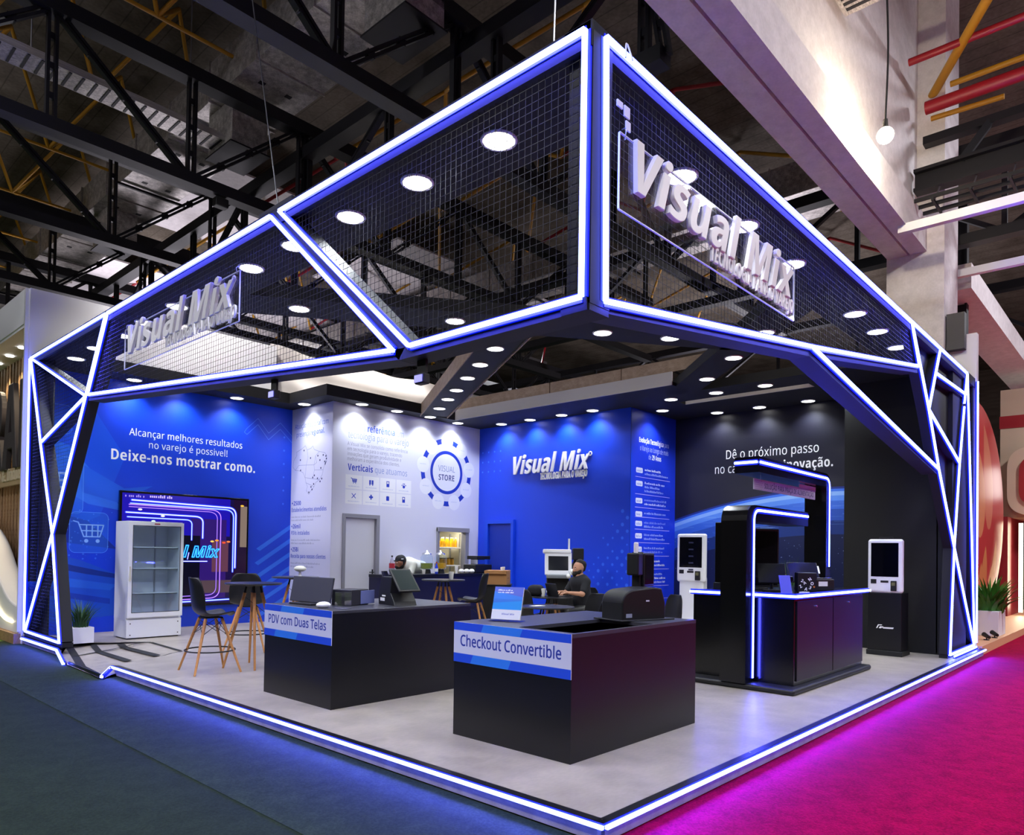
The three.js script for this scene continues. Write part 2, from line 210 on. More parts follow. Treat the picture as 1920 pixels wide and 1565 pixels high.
printWall('wall_left_blue', 'blue printed back wall with white slogan above the big screen', [0.02, ZL], [4.93, ZL], 0, SOFFIT + 0.1, [0, 0, 1], 2048, (g, m, Y, W, H) => {
  g.fillStyle = BLUE; g.fillRect(0, 0, W, H);
  // printed picture: hands and cart icons in lighter blues
  const poly = (c, ...p) => { g.fillStyle = c; g.beginPath(); p.forEach(([x, y], i) => i ? g.lineTo(m(x), Y(y)) : g.moveTo(m(x), Y(y))); g.closePath(); g.fill(); };
  g.filter = 'none';
  poly('#0f53e6', [0, 4.5], [0.9, 4.1], [1.5, 3.2], [1.1, 2.1], [0, 1.5]); poly('#2a74f2', [0, 3.5], [0.6, 3.3], [1.2, 2.6], [1.5, 2.2], [0.9, 2.3], [0.4, 2.6], [0, 2.5]); poly('#1a62ea', [0.7, 3.05], [1.5, 2.62], [2.0, 2.7], [1.4, 2.35], [0.8, 2.5]);
  poly('#0a2f9e', [0.1, 2.2], [0.9, 2.0], [1.4, 1.5], [0.6, 1.6], [0, 1.9]); poly('#1353cf', [0, 1.5], [0.8, 1.3], [1.5, 1.0], [1.5, 0.3], [0, 0.2]); poly('#08308f', [0, 1.25], [0.9, 1.05], [1.5, 0.95], [1.5, 1.02], [0.7, 1.2], [0, 1.4]); poly('#2167dd', [0, 0.9], [1.3, 0.75], [1.4, 0.85], [0.2, 1.05]); poly('#0b3bb4', [0, 0.75], [1.3, 0.5], [1.3, 0.6], [0, 0.85]);
  for (const [x, y, w, h, c] of [[0.12, 3.1, 0.7, 0.98, '#2f7bf0'], [0.62, 2.15, 0.62, 0.72, '#2c72e6'], [0.02, 4.0, 0.6, 0.5, '#1d63ec']]) { rrect(g, m(x), Y(y), m(w), m(h), m(0.1)); g.fillStyle = c; g.globalAlpha = 0.55; g.fill(); g.globalAlpha = 1; g.lineWidth = 3; g.strokeStyle = '#6aa6ff'; g.stroke(); }
  cart(g, m(0.48), Y(2.66), m(0.5), '#a7d0ff', 0.08); cart(g, m(0.93), Y(1.8), m(0.42), '#8fc0fa', 0.05);
  for (let i = 0; i < 90; i++) { g.fillStyle = 'rgba(110,170,255,0.5)'; g.beginPath(); g.arc(m(rr(0.05, 1.3)), Y(rr(1.3, 2.2)), m(rr(0.004, 0.018)), 0, 7); g.fill(); }
  fit(g, 'Alcançar melhores resultados', m(1.56), m(3.77), Y(3.62), m(0.185)); fit(g, 'no varejo é possivel!', m(1.9), m(3.46), Y(3.415), m(0.185)); fit(g, 'Deixe-nos mostrar como.', m(1.24), m(4.07), Y(3.14), m(0.27), { bold: true });
  // chevron outline, slanting bars and dots
  g.strokeStyle = '#4d78f2'; g.lineWidth = m(0.012); g.lineJoin = 'round';
  g.beginPath(); [[3.85, 4.05], [4.1, 4.3], [4.35, 4.02], [4.62, 4.28], [4.93, 4.0]].forEach(([x, y], i) => i ? g.lineTo(m(x), Y(y)) : g.moveTo(m(x), Y(y))); g.stroke(); g.beginPath(); [[3.8, 3.97], [3.85, 4.05]].forEach(([x, y], i) => i ? g.lineTo(m(x), Y(y)) : g.moveTo(m(x), Y(y))); [[3.8, 3.97], [3.86, 3.93], [4.1, 4.17], [4.35, 3.88], [4.62, 4.14], [4.93, 3.86]].forEach(([x, y], i) => i ? g.lineTo(m(x), Y(y)) : g.moveTo(m(x), Y(y))); g.stroke();
  for (let i = 0; i < 6; i++) poly('#2f74f6', [4.12 - i * 0.03, 1.55 - i * 0.3], [4.93, 2.1 - i * 0.3], [4.93, 2.0 - i * 0.3], [4.2 - i * 0.03, 1.5 - i * 0.3]);
  for (let i = 0; i < 6; i++) { g.fillStyle = '#3d6ef4'; g.beginPath(); g.arc(m(4.72), Y(3.98 - i * 0.29), m(0.022), 0, 7); g.fill(); }
});
const PAPERWHITE = '#d8d9ee', INK = '#1c38b8';
const greek = (g, x, y, w, h, c, bold) => { g.save(); let q = x; g.fillStyle = c; while (q < x + w) { const l = Math.min(h * (0.9 + rnd() * 3.2), x + w - q); for (let k = q; k < q + l - h * 0.3; k += h * 0.62) { const tall = rnd(); g.fillRect(k, y - h * (tall > 0.7 ? 1 : 0.68), h * (bold ? 0.42 : 0.3), h * (tall > 0.7 ? 1 : 0.68)); } q += l + h * 0.35; } g.restore(); };
printWall('wall_storage_side', 'narrow white wall printed with a map above three figures', [4.93, ZL], [4.93, -10.28], 0, SOFFIT + 0.1, [-1, 0, 0], 670, (g, m, Y, W, H) => {
  g.fillStyle = PAPERWHITE; g.fillRect(0, 0, W, H);
  fit2(g, [['Atuação ', 0], ['nacional', 1], [' com', 0]], m(0.12), m(1.42), Y(4.16), m(0.15), '#3f5fc4'); fit2(g, [['presença ', 0], ['regional.', 1]], m(0.18), m(1.28), Y(3.98), m(0.15), '#3f5fc4');
  g.strokeStyle = '#8a90b4'; g.lineWidth = m(0.008); const my = y => Y(2.72 + (y - 2.26) * 0.7), path = (p, close) => { g.beginPath(); p.forEach(([x, y], i) => i ? g.lineTo(m(x), my(y)) : g.moveTo(m(x), my(y))); if (close) g.closePath(); g.stroke(); };
  path([[0.42, 3.68], [0.55, 3.76], [0.62, 3.62], [0.78, 3.66], [0.84, 3.72], [0.9, 3.6], [1.1, 3.52], [1.3, 3.46], [1.38, 3.36], [1.33, 3.2], [1.26, 3.0], [1.22, 2.82], [1.12, 2.68], [0.98, 2.6], [0.92, 2.48], [0.78, 2.34], [0.72, 2.26], [0.62, 2.38], [0.66, 2.5], [0.6, 2.62], [0.56, 2.78], [0.48, 2.94], [0.36, 3.0], [0.16, 3.04], [0.06, 3.16], [0.1, 3.36], [0.22, 3.5], [0.2, 3.6]], true);
  path([[0.62, 3.62], [0.66, 3.4], [0.6, 3.16], [0.9, 3.14], [0.95, 3.4], [1.1, 3.52]]); path([[0.95, 3.4], [1.0, 3.2], [0.9, 3.14], [0.92, 2.98], [1.24, 2.96]]); path([[0.16, 3.04], [0.3, 3.18], [0.6, 3.16], [0.56, 2.78], [0.86, 2.72], [0.92, 2.98]]); path([[0.86, 2.72], [1.12, 2.68]]); path([[0.6, 2.62], [0.92, 2.48]]);
  g.fillStyle = '#1a2350'; for (const [x, y] of [[0.5, 3.62], [0.36, 3.34], [0.76, 3.36], [1.04, 3.4], [1.24, 3.4], [1.34, 3.36], [1.36, 3.28], [1.12, 3.26], [1.3, 3.2], [1.16, 3.02], [0.38, 3.02], [0.92, 2.82], [0.86, 2.76], [1.04, 2.72], [1.2, 2.7], [1.14, 2.62], [0.9, 2.56], [0.8, 2.48], [0.84, 2.4], [0.72, 2.32]]) { g.beginPath(); g.arc(m(x), my(y), m(0.02), 0, 7); g.fill(); }
  g.beginPath(); g.moveTo(m(1.3), my(3.14)); g.lineTo(m(1.38), my(3.24)); g.lineTo(m(1.32), my(3.08)); g.fill();
  [['+2500', 'Estabelecimentos atendidos', 2.5], ['+26mil', 'PDVs instalados', 2.0], ['+25Bi', 'Receita para nossos clientes', 1.5]].forEach(([a, b, y]) => { fit(g, a, m(0.04), m(a === '+25Bi' ? 0.36 : 0.42), Y(y), m(0.13), { bold: 1, color: INK }); fit(g, b, m(0.04), m(b.length < 18 ? 0.78 : 1.4), Y(y - 0.14), m(0.12), { bold: 1, color: '#4a5cc0' }); for (const q of [0, 0.07]) greek(g, m(0.05), Y(y - 0.27 - q), m(q ? 0.9 : 1.15), m(0.04), '#9a9cb8'); });
});
const whiteWall = printWall('wall_storage_front', 'white printed wall with icons and a round emblem above the service bar', [4.93, -10.28], [7.8, -10.28], 0, SOFFIT + 0.1, [0, 0, 1], 10, () => {}); scene.remove(whiteWall); taken.wall_storage_front = -1;
// the white front wall is pierced by two doorways
{
  const W = 1840, len = 4.25, H = Math.round(W * 4.7 / len), k = W / len, m = v => v * k, Y = y => (4.7 - y) * k, X = x => (x - 4.93) * k;
  const tex = canvas(W, H, g => {
    g.fillStyle = PAPERWHITE; g.fillRect(0, 0, W, H);
    fit2(g, [['Somos ', 0], ['referência', 1, '#3a60d8'], [' em', 0]], X(5.29), X(6.79), Y(4.08), m(0.2), '#8f9fd6'); fit(g, 'tecnologia para o varejo', X(5.3), X(6.93), Y(3.9), m(0.2), { color: '#8f9fd6' });
    [['A Visual Mix se consolida como referência', 6.9], ['em tecnologia para o varejo, trazendo', 6.74], ['inovações que geram produtividade e', 6.72], ['melhoram a experiência dos clientes.', 6.68]].forEach(([s, x1], i) => fit(g, s, X(5.29), X(x1), Y(3.74 - i * 0.105), m(0.105), { color: '#8f8fae' }));
    fit2(g, [['Verticais', 1, INK], [' que atuamos', 0, '#8b9ad2']], X(5.31), X(6.9), Y(3.22), m(0.19));
    for (let r = 0; r < 2; r++) for (let c = 0; c < 4; c++) {
      const x = X(5.26 + c * 0.445), y = Y(3.13 - r * 0.315), w = m(0.42), h = m(0.295); g.fillStyle = '#ecedf6'; g.fillRect(x, y, w, h); const cx = x + w / 2, cy = y + h * 0.42, s = h * 0.42; g.fillStyle = g.strokeStyle = INK; g.lineWidth = s * 0.12;
      if (r === 0 && c === 0) cart(g, cx, cy, s, INK, 0.12);
      else if (r === 0 && c === 1) { g.fillRect(cx - s * 0.45, cy - s * 0.4, s * 0.38, s * 0.75); g.fillRect(cx + s * 0.07, cy - s * 0.4, s * 0.38, s * 0.75); for (const q of [-0.3, 0.3]) { g.beginPath(); g.arc(cx + q * s, cy + s * 0.45, s * 0.1, 0, 7); g.fill(); } }
      else if (c === 2 && r === 0 || c === 3 && r === 1) { g.strokeRect(cx - s * 0.25, cy - s * 0.45, s * 0.5, s * 0.9); g.fillRect(cx - s * 0.25, cy - s * 0.05, s * 0.5, s * 0.5); }
      else if (r === 0) { g.beginPath(); g.arc(cx, cy + s * 0.2, s * 0.28, 0, 7); g.fill(); for (const [a, b] of [[-0.4, -0.05], [-0.14, -0.3], [0.14, -0.3], [0.4, -0.05]]) { g.beginPath(); g.arc(cx + a * s, cy + b * s, s * 0.11, 0, 7); g.fill(); } }
      else if (c === 0) { g.beginPath(); g.moveTo(cx - s * 0.4, cy - s * 0.4); g.lineTo(cx + s * 0.4, cy + s * 0.4); g.moveTo(cx + s * 0.4, cy - s * 0.4); g.lineTo(cx - s * 0.4, cy + s * 0.4); g.stroke(); }
      else if (c === 1) { g.fillRect(cx - s * 0.14, cy - s * 0.42, s * 0.28, s * 0.84); g.fillRect(cx - s * 0.42, cy - s * 0.14, s * 0.84, s * 0.28); }
      else { rrect(g, cx - s * 0.32, cy - s * 0.4, s * 0.64, s * 0.8, s * 0.12); g.fill(); }
      greek(g, x + w * 0.16, y + h * 0.84, w * 0.68, h * 0.06, '#9aa6dc');
    }
    const cx = X(8.09), cy = Y(3.42), R = m(0.74); g.lineWidth = m(0.115); g.strokeStyle = INK; g.beginPath(); g.arc(cx, cy, R, 0, 7); g.stroke();
    g.fillStyle = '#e3e5f2'; for (let i = 0; i < 9; i++) { const a = -Math.PI / 2 + i * Math.PI * 2 / 9; g.fillStyle = '#e6e8f4'; g.beginPath(); g.arc(cx + Math.cos(a) * R, cy + Math.sin(a) * R, m(0.185), 0, 7); g.fill(); greek(g, cx + Math.cos(a) * R - m(0.1), cy + Math.sin(a) * R, m(0.2), m(0.025), '#b3bde2'); }
    g.fillStyle = '#e6e8f4'; g.beginPath(); g.arc(cx, cy, m(0.5), 0, 7); g.fill(); g.lineWidth = m(0.075); g.strokeStyle = INK; g.beginPath(); g.arc(cx, cy, m(0.475), 0, 7); g.stroke();
    fit(g, 'VISUAL', cx - m(0.27), cx + m(0.27), cy - m(0.02), m(0.19), { color: '#8b93bb' }); fit(g, 'STORE', cx - m(0.26), cx + m(0.26), cy + m(0.19), m(0.19), { bold: 1, color: '#4c5488' });
  });
  const t = thing('wall_storage_front', 'white printed wall with icons and a round emblem above the service bar', 'wall', [0, 0, 0], 0, null, 'structure');
  const sh = (x0, x1, y0, y1) => { const g = bx(x0, x1, y0, y1, -10.38, -10.28), p = g.attributes.position, u = []; for (let i = 0; i < p.count; i++) u.push((p.getX(i) - 4.93) / len, p.getY(i) / 4.7); g.setAttribute('uv', new THREE.Float32BufferAttribute(u, 2)); return g; };
  part('printed_sheet', [sh(4.93, 5.25, 0, 2.25), sh(4.93, 9.18, 2.25, 4.7), sh(6.08, 7.86, 0, 2.25), sh(7.86, 8.72, 2.05, 2.25), sh(8.72, 9.18, 0, 2.25)], std(0xffffff, 0.45, 0, { map: tex }), t);
}
const d1 = thing('door_1', 'closed white door with grey frame in the white printed wall', 'door', [0, 0, 0], 0, null, 'structure');
part('door_leaf', rb(5.27, 6.06, 0.01, 2.23, -10.37, -10.325), std(0xdadbe8, 0.5), d1); part('frame', [bx(5.2, 5.27, 0, 2.31, -10.38, -10.25), bx(6.06, 6.14, 0, 2.31, -10.38, -10.25), bx(5.27, 6.06, 2.23, 2.31, -10.38, -10.25)], M.doorGrey, d1);
{ const h = part('handle', [rb(6.0, 6.03, 0.98, 1.14, -10.325, -10.31, 0.004), rod([6.015, 1.08, -10.31], [6.015, 1.08, -10.26], 0.01), rod([6.02, 1.08, -10.265], [5.9, 1.08, -10.265], 0.01)], M.steel, d1); }
const d2 = thing('door_2', 'open doorway with grey frame showing lit storage shelves', 'door', [0, 0, 0], 0, null, 'structure');
part('frame', [bx(7.8, 7.87, 0, 2.1, -10.4, -10.24), bx(8.71, 8.82, 0, 2.1, -10.4, -10.24), bx(7.8, 8.82, 2.02, 2.12, -10.4, -10.22)], M.doorGrey, d2);
struct('wall_storage_room', [bx(4.95, 9.2, 0, 4.6, -11.95, -11.85), bx(9.16, 9.26, 0, 4.6, -11.85, -10.38), bx(4.95, 9.2, 2.9, 2.95, -11.85, -10.38)], std(0xe2dcc4, 0.7), 'pale inner walls of the lit storage room', 'wall');
// storage room contents
const shelf = thing('storage_shelf', 'white metal shelf unit inside the lit storage doorway', 'shelf', [0.62, 0, -10.98]);
for (const y of [0.35, 0.8, 1.22, 1.66]) part('shelf_board', rb(7.7, 8.45, y - 0.03, y, -0.2, 0.2, 0.005), M.white, shelf);
for (const x of [7.72, 8.43]) for (const z of [-0.18, 0.18]) part('post', bx(x - 0.015, x + 0.015, 0, 2, z - 0.015, z + 0.015), M.alu, shelf);
for (let i = 0; i < 8; i++) { const t = thing('juice_bottle', `${ORD[i]} yellow juice bottle on the top storage shelf, counted from the door jamb`, 'bottle', [8.42 + i * 0.078, 1.66, -10.9 + (i % 2) * 0.03], 0, 'juice bottles on the storage shelf'); part('body', lathe([[0, 0], [0.038, 0], [0.038, 0.15], [0.018, 0.2], [0.018, 0.22], [0, 0.22]], 16), std(0xe0a410, 0.3), t); part('cap', cyl(0.02, 0.02, 0.025, 0, 0.22, 0, 12), M.white, t); }
for (let i = 0; i < 4; i++) { const t = thing('preserve_jar', `${ORD[i]} amber jar on the middle storage shelf, counted from the door jamb`, 'jar', [8.5 + i * 0.12, 1.22, -10.88], 0, 'jars on the storage shelf'); part('body', lathe([[0, 0], [0.05, 0], [0.05, 0.12], [0.04, 0.15], [0, 0.15]], 16), std(0xb08418, 0.3), t); part('lid', cyl(0.045, 0.045, 0.025, 0, 0.15, 0, 14), std(0x6a5a2a, 0.4), t); }
const stl = thing('storage_lamp', 'bright tube lamp inside the storage room', 'lamp', [8.5, 2.25, -10.75]); part('lamp_tube', rb(-0.4, 0.4, -0.04, 0, -0.06, 0.06, 0.01), glow(1, 0.97, 0.85, 5), stl); part('bracket', bx(-0.03, 0.03, 0, 0.648, -0.03, 0.03), M.white, stl);
rectLight([8.5, 2.19, -10.75], [0, -1, 0], 0.8, 0.1, [0, 0, 1], [1, 0.95, 0.8], 40);

printWall('wall_back_blue', 'blue back wall with the white raised logo', [9.18, -10.28], [9.18, -5.85], 0, SOFFIT + 0.1, [-1, 0, 0], 1600, (g, m, Y, W, H) => {
  g.fillStyle = '#0a3fe0'; g.fillRect(0, 0, W, H); g.fillStyle = '#3c78ff';
  for (let r = 0; r < 3; r++) for (let c = 0; c < 4; c++) { g.beginPath(); g.arc(m(0.12 + c * 0.2), Y(4.0 - r * 0.24), m(0.022), 0, 7); g.fill(); }
  for (let r = 0; r < 14; r++) for (let c = 0; c < 6; c++) if (c >= 5 - r * 0.5 && rnd() > 0.12) { g.fillStyle = '#2f66f6'; g.beginPath(); g.arc(m(3.05 + c * 0.24 + (r % 2) * 0.12), Y(2.45 - r * 0.14), m(0.02 + rnd() * 0.022), 0, 7); g.fill(); }
});
const d3 = thing('door_3', 'blue flush door beside the white wall corner', 'door', [0, 0, 0], 0, null, 'structure');
part('door_leaf', rb(9.165, 9.18, 0.01, 2.24, -9.88, -9.12, 0.004), std(0x0a2fae, 0.5), d3); part('frame', [bx(9.1, 9.18, 0, 2.33, -9.98, -9.88), bx(9.1, 9.18, 0, 2.33, -9.12, -9.04), bx(9.1, 9.18, 2.24, 2.33, -9.88, -9.12)], M.blueWall, d3);
printWall('wall_timeline', 'narrow blue wall printed with a timeline of dated pills', [9.18, -5.85], [11.0, -5.85], 0, SOFFIT + 0.1, [0, 0, 1], 780, (g, m, Y, W, H) => {
  g.fillStyle = '#1a3ae6'; g.fillRect(0, 0, W, H); g.fillStyle = '#0a3fe0'; g.fillRect(0, 0, m(0.06), H);
  fit2(g, [['Evolução Tecnológica', 1], [' para', 0, '#b9c2ff']], m(0.3), m(1.52), Y(3.92), m(0.15), '#fff'); fit(g, 'o Varejo ao Longo de mais', m(0.34), m(1.5), Y(3.75), m(0.15), { color: '#b9c2ff' }); fit2(g, [['de ', 0, '#b9c2ff'], ['29 Anos', 1]], m(0.68), m(1.2), Y(3.59), m(0.15), '#fff');
  let y = 3.38; const st = [0.28, 0.36, 0.28, 0.2, 0.26, 0.28, 0.28, 0.28, 0.36, 0.28, 0.28, 0.28, 0.3, 0.3, 0.3, 0.3, 0.3];
  for (const s of st) { rrect(g, m(0.2), Y(y), m(0.26), m(0.11), m(0.03)); g.fillStyle = '#d6dcff'; g.fill(); greek(g, m(0.24), Y(y - 0.085), m(0.18), m(0.05), '#6a7de8'); const n = s > 0.32 ? 3 : s < 0.22 ? 1 : 2; for (let i = 0; i < n; i++) greek(g, m(0.54), Y(y - 0.05 - i * 0.085), m(rr(0.6, 1.0)), m(0.048), rnd() > 0.6 ? '#e4e8ff' : '#98a8fa', rnd() > 0.5); g.fillStyle = '#b6a9ff'; g.fillRect(m(0.18), Y(y - s + 0.09), m(1.4), m(0.012)); y -= s; }
});
printWall('wall_innovation', 'black wall printed with a slogan above the curve of the earth', [11.0, -5.85], [11.0, -1.6], 0, SOFFIT + 0.1, [-1, 0, 0], 1700, (g, m, Y, W, H) => {
  g.fillStyle = '#1c1b2b'; g.fillRect(0, 0, W, H);
  const arc = y => { g.beginPath(); g.moveTo(0, Y(2.28 + y)); g.quadraticCurveTo(m(2.2), Y(2.98 + y), m(4.25), Y(2.82 + y)); };
  const fillBelow = (y, c) => { arc(y); g.lineTo(m(4.25), H); g.lineTo(0, H); g.closePath(); g.fillStyle = c; g.fill(); };
  fillBelow(0.07, '#1c2f86'); fillBelow(0.03, '#3f78f0'); fillBelow(-0.02, '#8fbcff'); fillBelow(-0.1, '#5d94f6'); fillBelow(-0.2, '#3c6fe0'); fillBelow(-0.36, '#2a55bc'); fillBelow(-0.58, '#18347e'); fillBelow(-0.85, '#0e1a4a');
  for (let i = 0; i < 120; i++) { const x = rr(0, 4.2), y = 2.3 + 0.45 * Math.sin(x / 4.25 * 2) - rr(0.05, 0.55); g.fillStyle = `rgba(150,185,245,${rr(0.1, 0.4)})`; g.fillRect(m(x), Y(y), m(rr(0.1, 0.5)), m(rr(0.006, 0.02))); }
  for (let i = 0; i < 160; i++) { g.fillStyle = `rgba(200,215,255,${rr(0.3, 0.9)})`; g.beginPath(); g.arc(m(rr(0, 4.2)), Y(rr(1.1, 1.95)), m(rr(0.003, 0.009)), 0, 7); g.fill(); }
  fit(g, 'Dê o próximo passo', m(1.2), m(3.17), Y(3.62), m(0.26)); fit2(g, [['no caminho da ', 0], ['inovação.', 1]], m(0.95), m(3.44), Y(3.32), m(0.26), '#fff');
});
struct('wall_side_black', bx(9.9, 11.0, 0, SOFFIT + 0.1, -1.86, -0.2), M.blackMatte, 'plain black wall behind the kiosk on the black pedestal', 'wall');

// ------------------------------------------------------------------ soffits and beams
const soffit = (name, pts, label, y1 = 4.76) => struct(name, slab(pts, SOFFIT, y1), M.blackMatte, label, 'soffit');
soffit('trim_1', [[0, ZL], [0.75, ZL], [0.75, -0.86], [0, -0.16]], 'black soffit behind the left mesh canopy');
soffit('trim_2', [[0, -0.16], [0.75, -0.86], [11.45, -0.86], [11.45, -0.16]], 'black soffit behind the right mesh canopy');
soffit('trim_3', [[0.75, ZL], [4.93, ZL], [4.93, -11.25], [0.75, -11.25]], 'black soffit along the slogan wall', 4.82);
soffit('trim_4', [[4.5, -11.25], [4.93, -11.25], [4.93, -10.28], [9.18, -10.28], [9.18, -9.87], [4.5, -9.87]], 'black soffit wrapped round the white storage walls', 4.82);
soffit('trim_5', [[7.98, -9.87], [9.18, -9.87], [9.18, -5.85], [11, -5.85], [11, -4.85], [9.35, -4.85], [9.35, -4.2], [7.98, -4.2]], 'wide black soffit along the blue logo wall', 4.66);
soffit('trim_6', [[8.65, -4.2], [9.35, -4.2], [9.35, -2.3], [8.65, -2.3]], 'black soffit strip in front of the slogan about innovation');
soffit('trim_7', [[9.65, -4.85], [11, -4.85], [11, -2.3], [9.65, -2.3]], 'black soffit along the innovation wall');
soffit('trim_8', [[8.65, -2.3], [11, -2.3], [11, -0.86], [8.65, -0.86]], 'black soffit above the plain black wall');
soffit('trim_9', [[0.75, -6.68], [6.55, -2.44], [6.15, -1.84], [0.75, -5.8]], 'black diagonal ceiling beam from the left canopy towards the black pod');
{ const d = V(3.06, 0, -4.98).normalize(), n = V(-d.z, 0, d.x).multiplyScalar(0.3), a = V(3.78, 0, -4.25), b = V(7.3, 0, -9.87); soffit('trim_10', [[a.x + n.x, a.z + n.z], [b.x + n.x, b.z + n.z], [b.x - n.x, b.z - n.z], [a.x - n.x, a.z - n.z]], 'diagonal ceiling beam running to the white storage wall');
  struct('trim_11', uvBox(bar([a.x - n.x * 1.03, 4.7, a.z - n.z * 1.03], [b.x - n.x * 1.03, 4.7, b.z - n.z * 1.03], 0.26, 0.02, [0, 1, 0]), 1), M.ply, 'raw plywood cheek of the diagonal beam towards the white wall', 'trim');
  struct('trim_12', uvBox(bar([a.x + n.x * 1.03, 4.7, a.z + n.z * 1.03], [b.x + n.x * 1.03, 4.7, b.z + n.z * 1.03], 0.26, 0.02, [0, 1, 0]), 1), M.ply, 'raw plywood cheek of the diagonal beam towards the logo wall', 'trim'); }
soffit('trim_13', [[4.75, -0.86], [5.55, -0.86], [8.65, -4.0], [8.65, -4.75]], 'black diagonal ceiling beam from the right canopy to the blue logo wall');
struct('trim_14', bx(7.95, 7.98, SOFFIT, 4.84, -9.87, -4.2), M.greyFascia, 'light grey lower fascia over the blue logo wall', 'fascia');
struct('trim_15', [uvBox(bx(7.96, 7.99, 4.84, 5.06, -9.87, -7.05), 1), uvBox(bx(7.96, 7.99, 4.84, 5.06, -7.03, -5.3), 1), uvBox(bx(7.96, 7.99, 4.84, 5.06, -5.28, -3.4), 1)], M.ply, 'raw brown plywood upper fascia over the blue logo wall', 'fascia');
struct('trim_16', bx(9.62, 9.65, SOFFIT, 4.84, -4.85, -2.3), M.greyFascia, 'light grey fascia in front of the innovation wall soffit', 'fascia');

// ------------------------------------------------------------------ downlights
function downlight(x, z, label, group) {
  const t = thing('downlight', label, 'downlight', [x, SOFFIT, z], 0, group);
  part('rim', at(new THREE.TorusGeometry(0.128, 0.012, 8, 28).rotateX(Math.PI / 2), 0, -0.004, 0), M.white, t); part('light_lens', cyl(0.12, 0.122, 0.012, 0, -0.012, 0, 28), M.lens, t);
  const s = new THREE.SpotLight(lin(0.88, 0.94, 1), SPOT_POWER, 0, 1.12, 0.5, 2); s.position.set(x, SOFFIT - 0.03, z); s.target.position.set(x, 0, z); s.castShadow = true; s.shadow.radius = 5; scene.add(s, s.target);
}
const dl = (list, say, group) => list.forEach(([x, z], i) => downlight(x, z, say(ORD[i]), group));
dl([-1.27, -2.2, -3.14, -4.1, -4.98, -6.88, -7.89, -8.79, -9.83, -10.76].map(z => [0.36, z]), o => `${o} round downlight from the front corner behind the left mesh canopy`, 'downlights behind the left canopy');
dl([1.69, 2.85, 4.0, 6.02, 6.95, 7.91].map(x => [x, -0.51]), o => `${o} round downlight from the front corner behind the right mesh canopy`, 'downlights behind the right canopy');
dl([[1.41, -5.75], [3.01, -4.58], [3.86, -3.98], [4.66, -3.38], [5.46, -2.79]], o => `${o} round downlight on the diagonal beam, counted from the left canopy`, 'downlights on the long diagonal beam');
dl([[6.05, -1.68], [6.96, -2.56], [7.94, -3.51]], o => `${o} round downlight on the diagonal beam, counted from the right canopy`, 'downlights on the right diagonal beam');
dl([[4.28, -5.06], [4.79, -5.89], [5.29, -6.7], [5.82, -7.55], [6.27, -8.28], [6.78, -9.1], [7.3, -10.0]], o => `${o} round downlight on the plywood sided beam, counted away from the viewer`, 'downlights on the plywood beam');
dl([[9.0, -2.93], [9.0, -3.87], [9.0, -4.82]], o => `${o} round downlight on the strip before the innovation wall, counted from the kiosk side`, 'downlights on the soffit strip');
dl([[9.83, -2.03]], () => 'single round downlight above the plain black wall', 'corner downlights'); dl([[9.86, -5.52]], () => 'single round downlight above the timeline wall', 'corner downlights');
dl([-2.82, -3.8, -4.73].map(z => [10.76, z]), o => `${o} round downlight washing the innovation wall, counted from the kiosk`, 'innovation wall downlights');
dl([-9.33, -8.43, -7.51, -6.67].map(z => [8.95, z]), o => `${o} round downlight washing the blue logo wall, counted from the white wall`, 'logo wall downlights');
dl([1.55, 2.48, 3.51].map(x => [x, -11.58]), o => `${o} round downlight washing the blue slogan wall, counted from the left column`, 'slogan wall downlights');
dl([[4.71, -11.02], [5.48, -10.06], [6.4, -10.06], [8.22, -10.06]], o => `${o} round downlight washing the white storage walls, counted from the slogan wall`, 'white wall downlights');

// ------------------------------------------------------------------ canopy and portal columns
// profiles are [u, y]: u = z on the left face (x = 0), u = x on the right face (z = -0.16)
function wires(poly, at3, step = 0.055, d = 0.0026) {
  const gs = [], us = poly.map(p => p[0]), ys = poly.map(p => p[1]);
  const cut = (k, v) => { const r = []; for (let i = 0; i < poly.length; i++) { const a = poly[i], b = poly[(i + 1) % poly.length]; if ((a[k] - v) * (b[k] - v) < 0) { const t = (v - a[k]) / (b[k] - a[k]); r.push(a[1 - k] + t * (b[1 - k] - a[1 - k])); } } return r.sort((p, q) => p - q); };
  for (let u = Math.min(...us) + step / 2; u < Math.max(...us); u += step) { const c = cut(0, u); for (let i = 0; i + 1 < c.length; i += 2) gs.push(bar(at3(u, c[i]), at3(u, c[i + 1]), d)); }
  for (let y = Math.min(...ys) + step / 2; y < Math.max(...ys); y += step) { const c = cut(1, y); for (let i = 0; i + 1 < c.length; i += 2) gs.push(bar(at3(c[i], y), at3(c[i + 1], y), d)); }
  return gs;
}
function mesh(parent, poly, at3) { const o = part('wire_mesh', wires(poly, at3), M.wire, parent, 'fine black square wire mesh'); o.userData.kind = 'stuff'; return o; }
const PL = (d = 0) => (u, y) => [d, y, u], PR = (d = 0) => (u, y) => [u, y, -0.16 - d];
function frameBars(parent, list, P, depth, w = 0.085) {   // beams flush with the face, reaching `depth` inwards
  for (const [a, b] of list) { const p = P(depth / 2 + 0.012)(...a), q = P(depth / 2 + 0.012)(...b); part('beam', bar(p, q, depth, w, P === PL ? [1, 0, 0] : [0, 0, 1]), M.frame, parent); }
}
const cl = thing('mesh_canopy', 'left mesh canopy with two blue edged panels split by a slanting beam', 'canopy');
const TOP = 4.7;
const p1 = [[-8.2, TOP], [-3.9, TOP], [-2.0, 3.085], [-8.92, 3.69]], p2 = [[-3.74, TOP], [-0.2, TOP], [-0.2, 3.085], [-1.81, 3.085]];
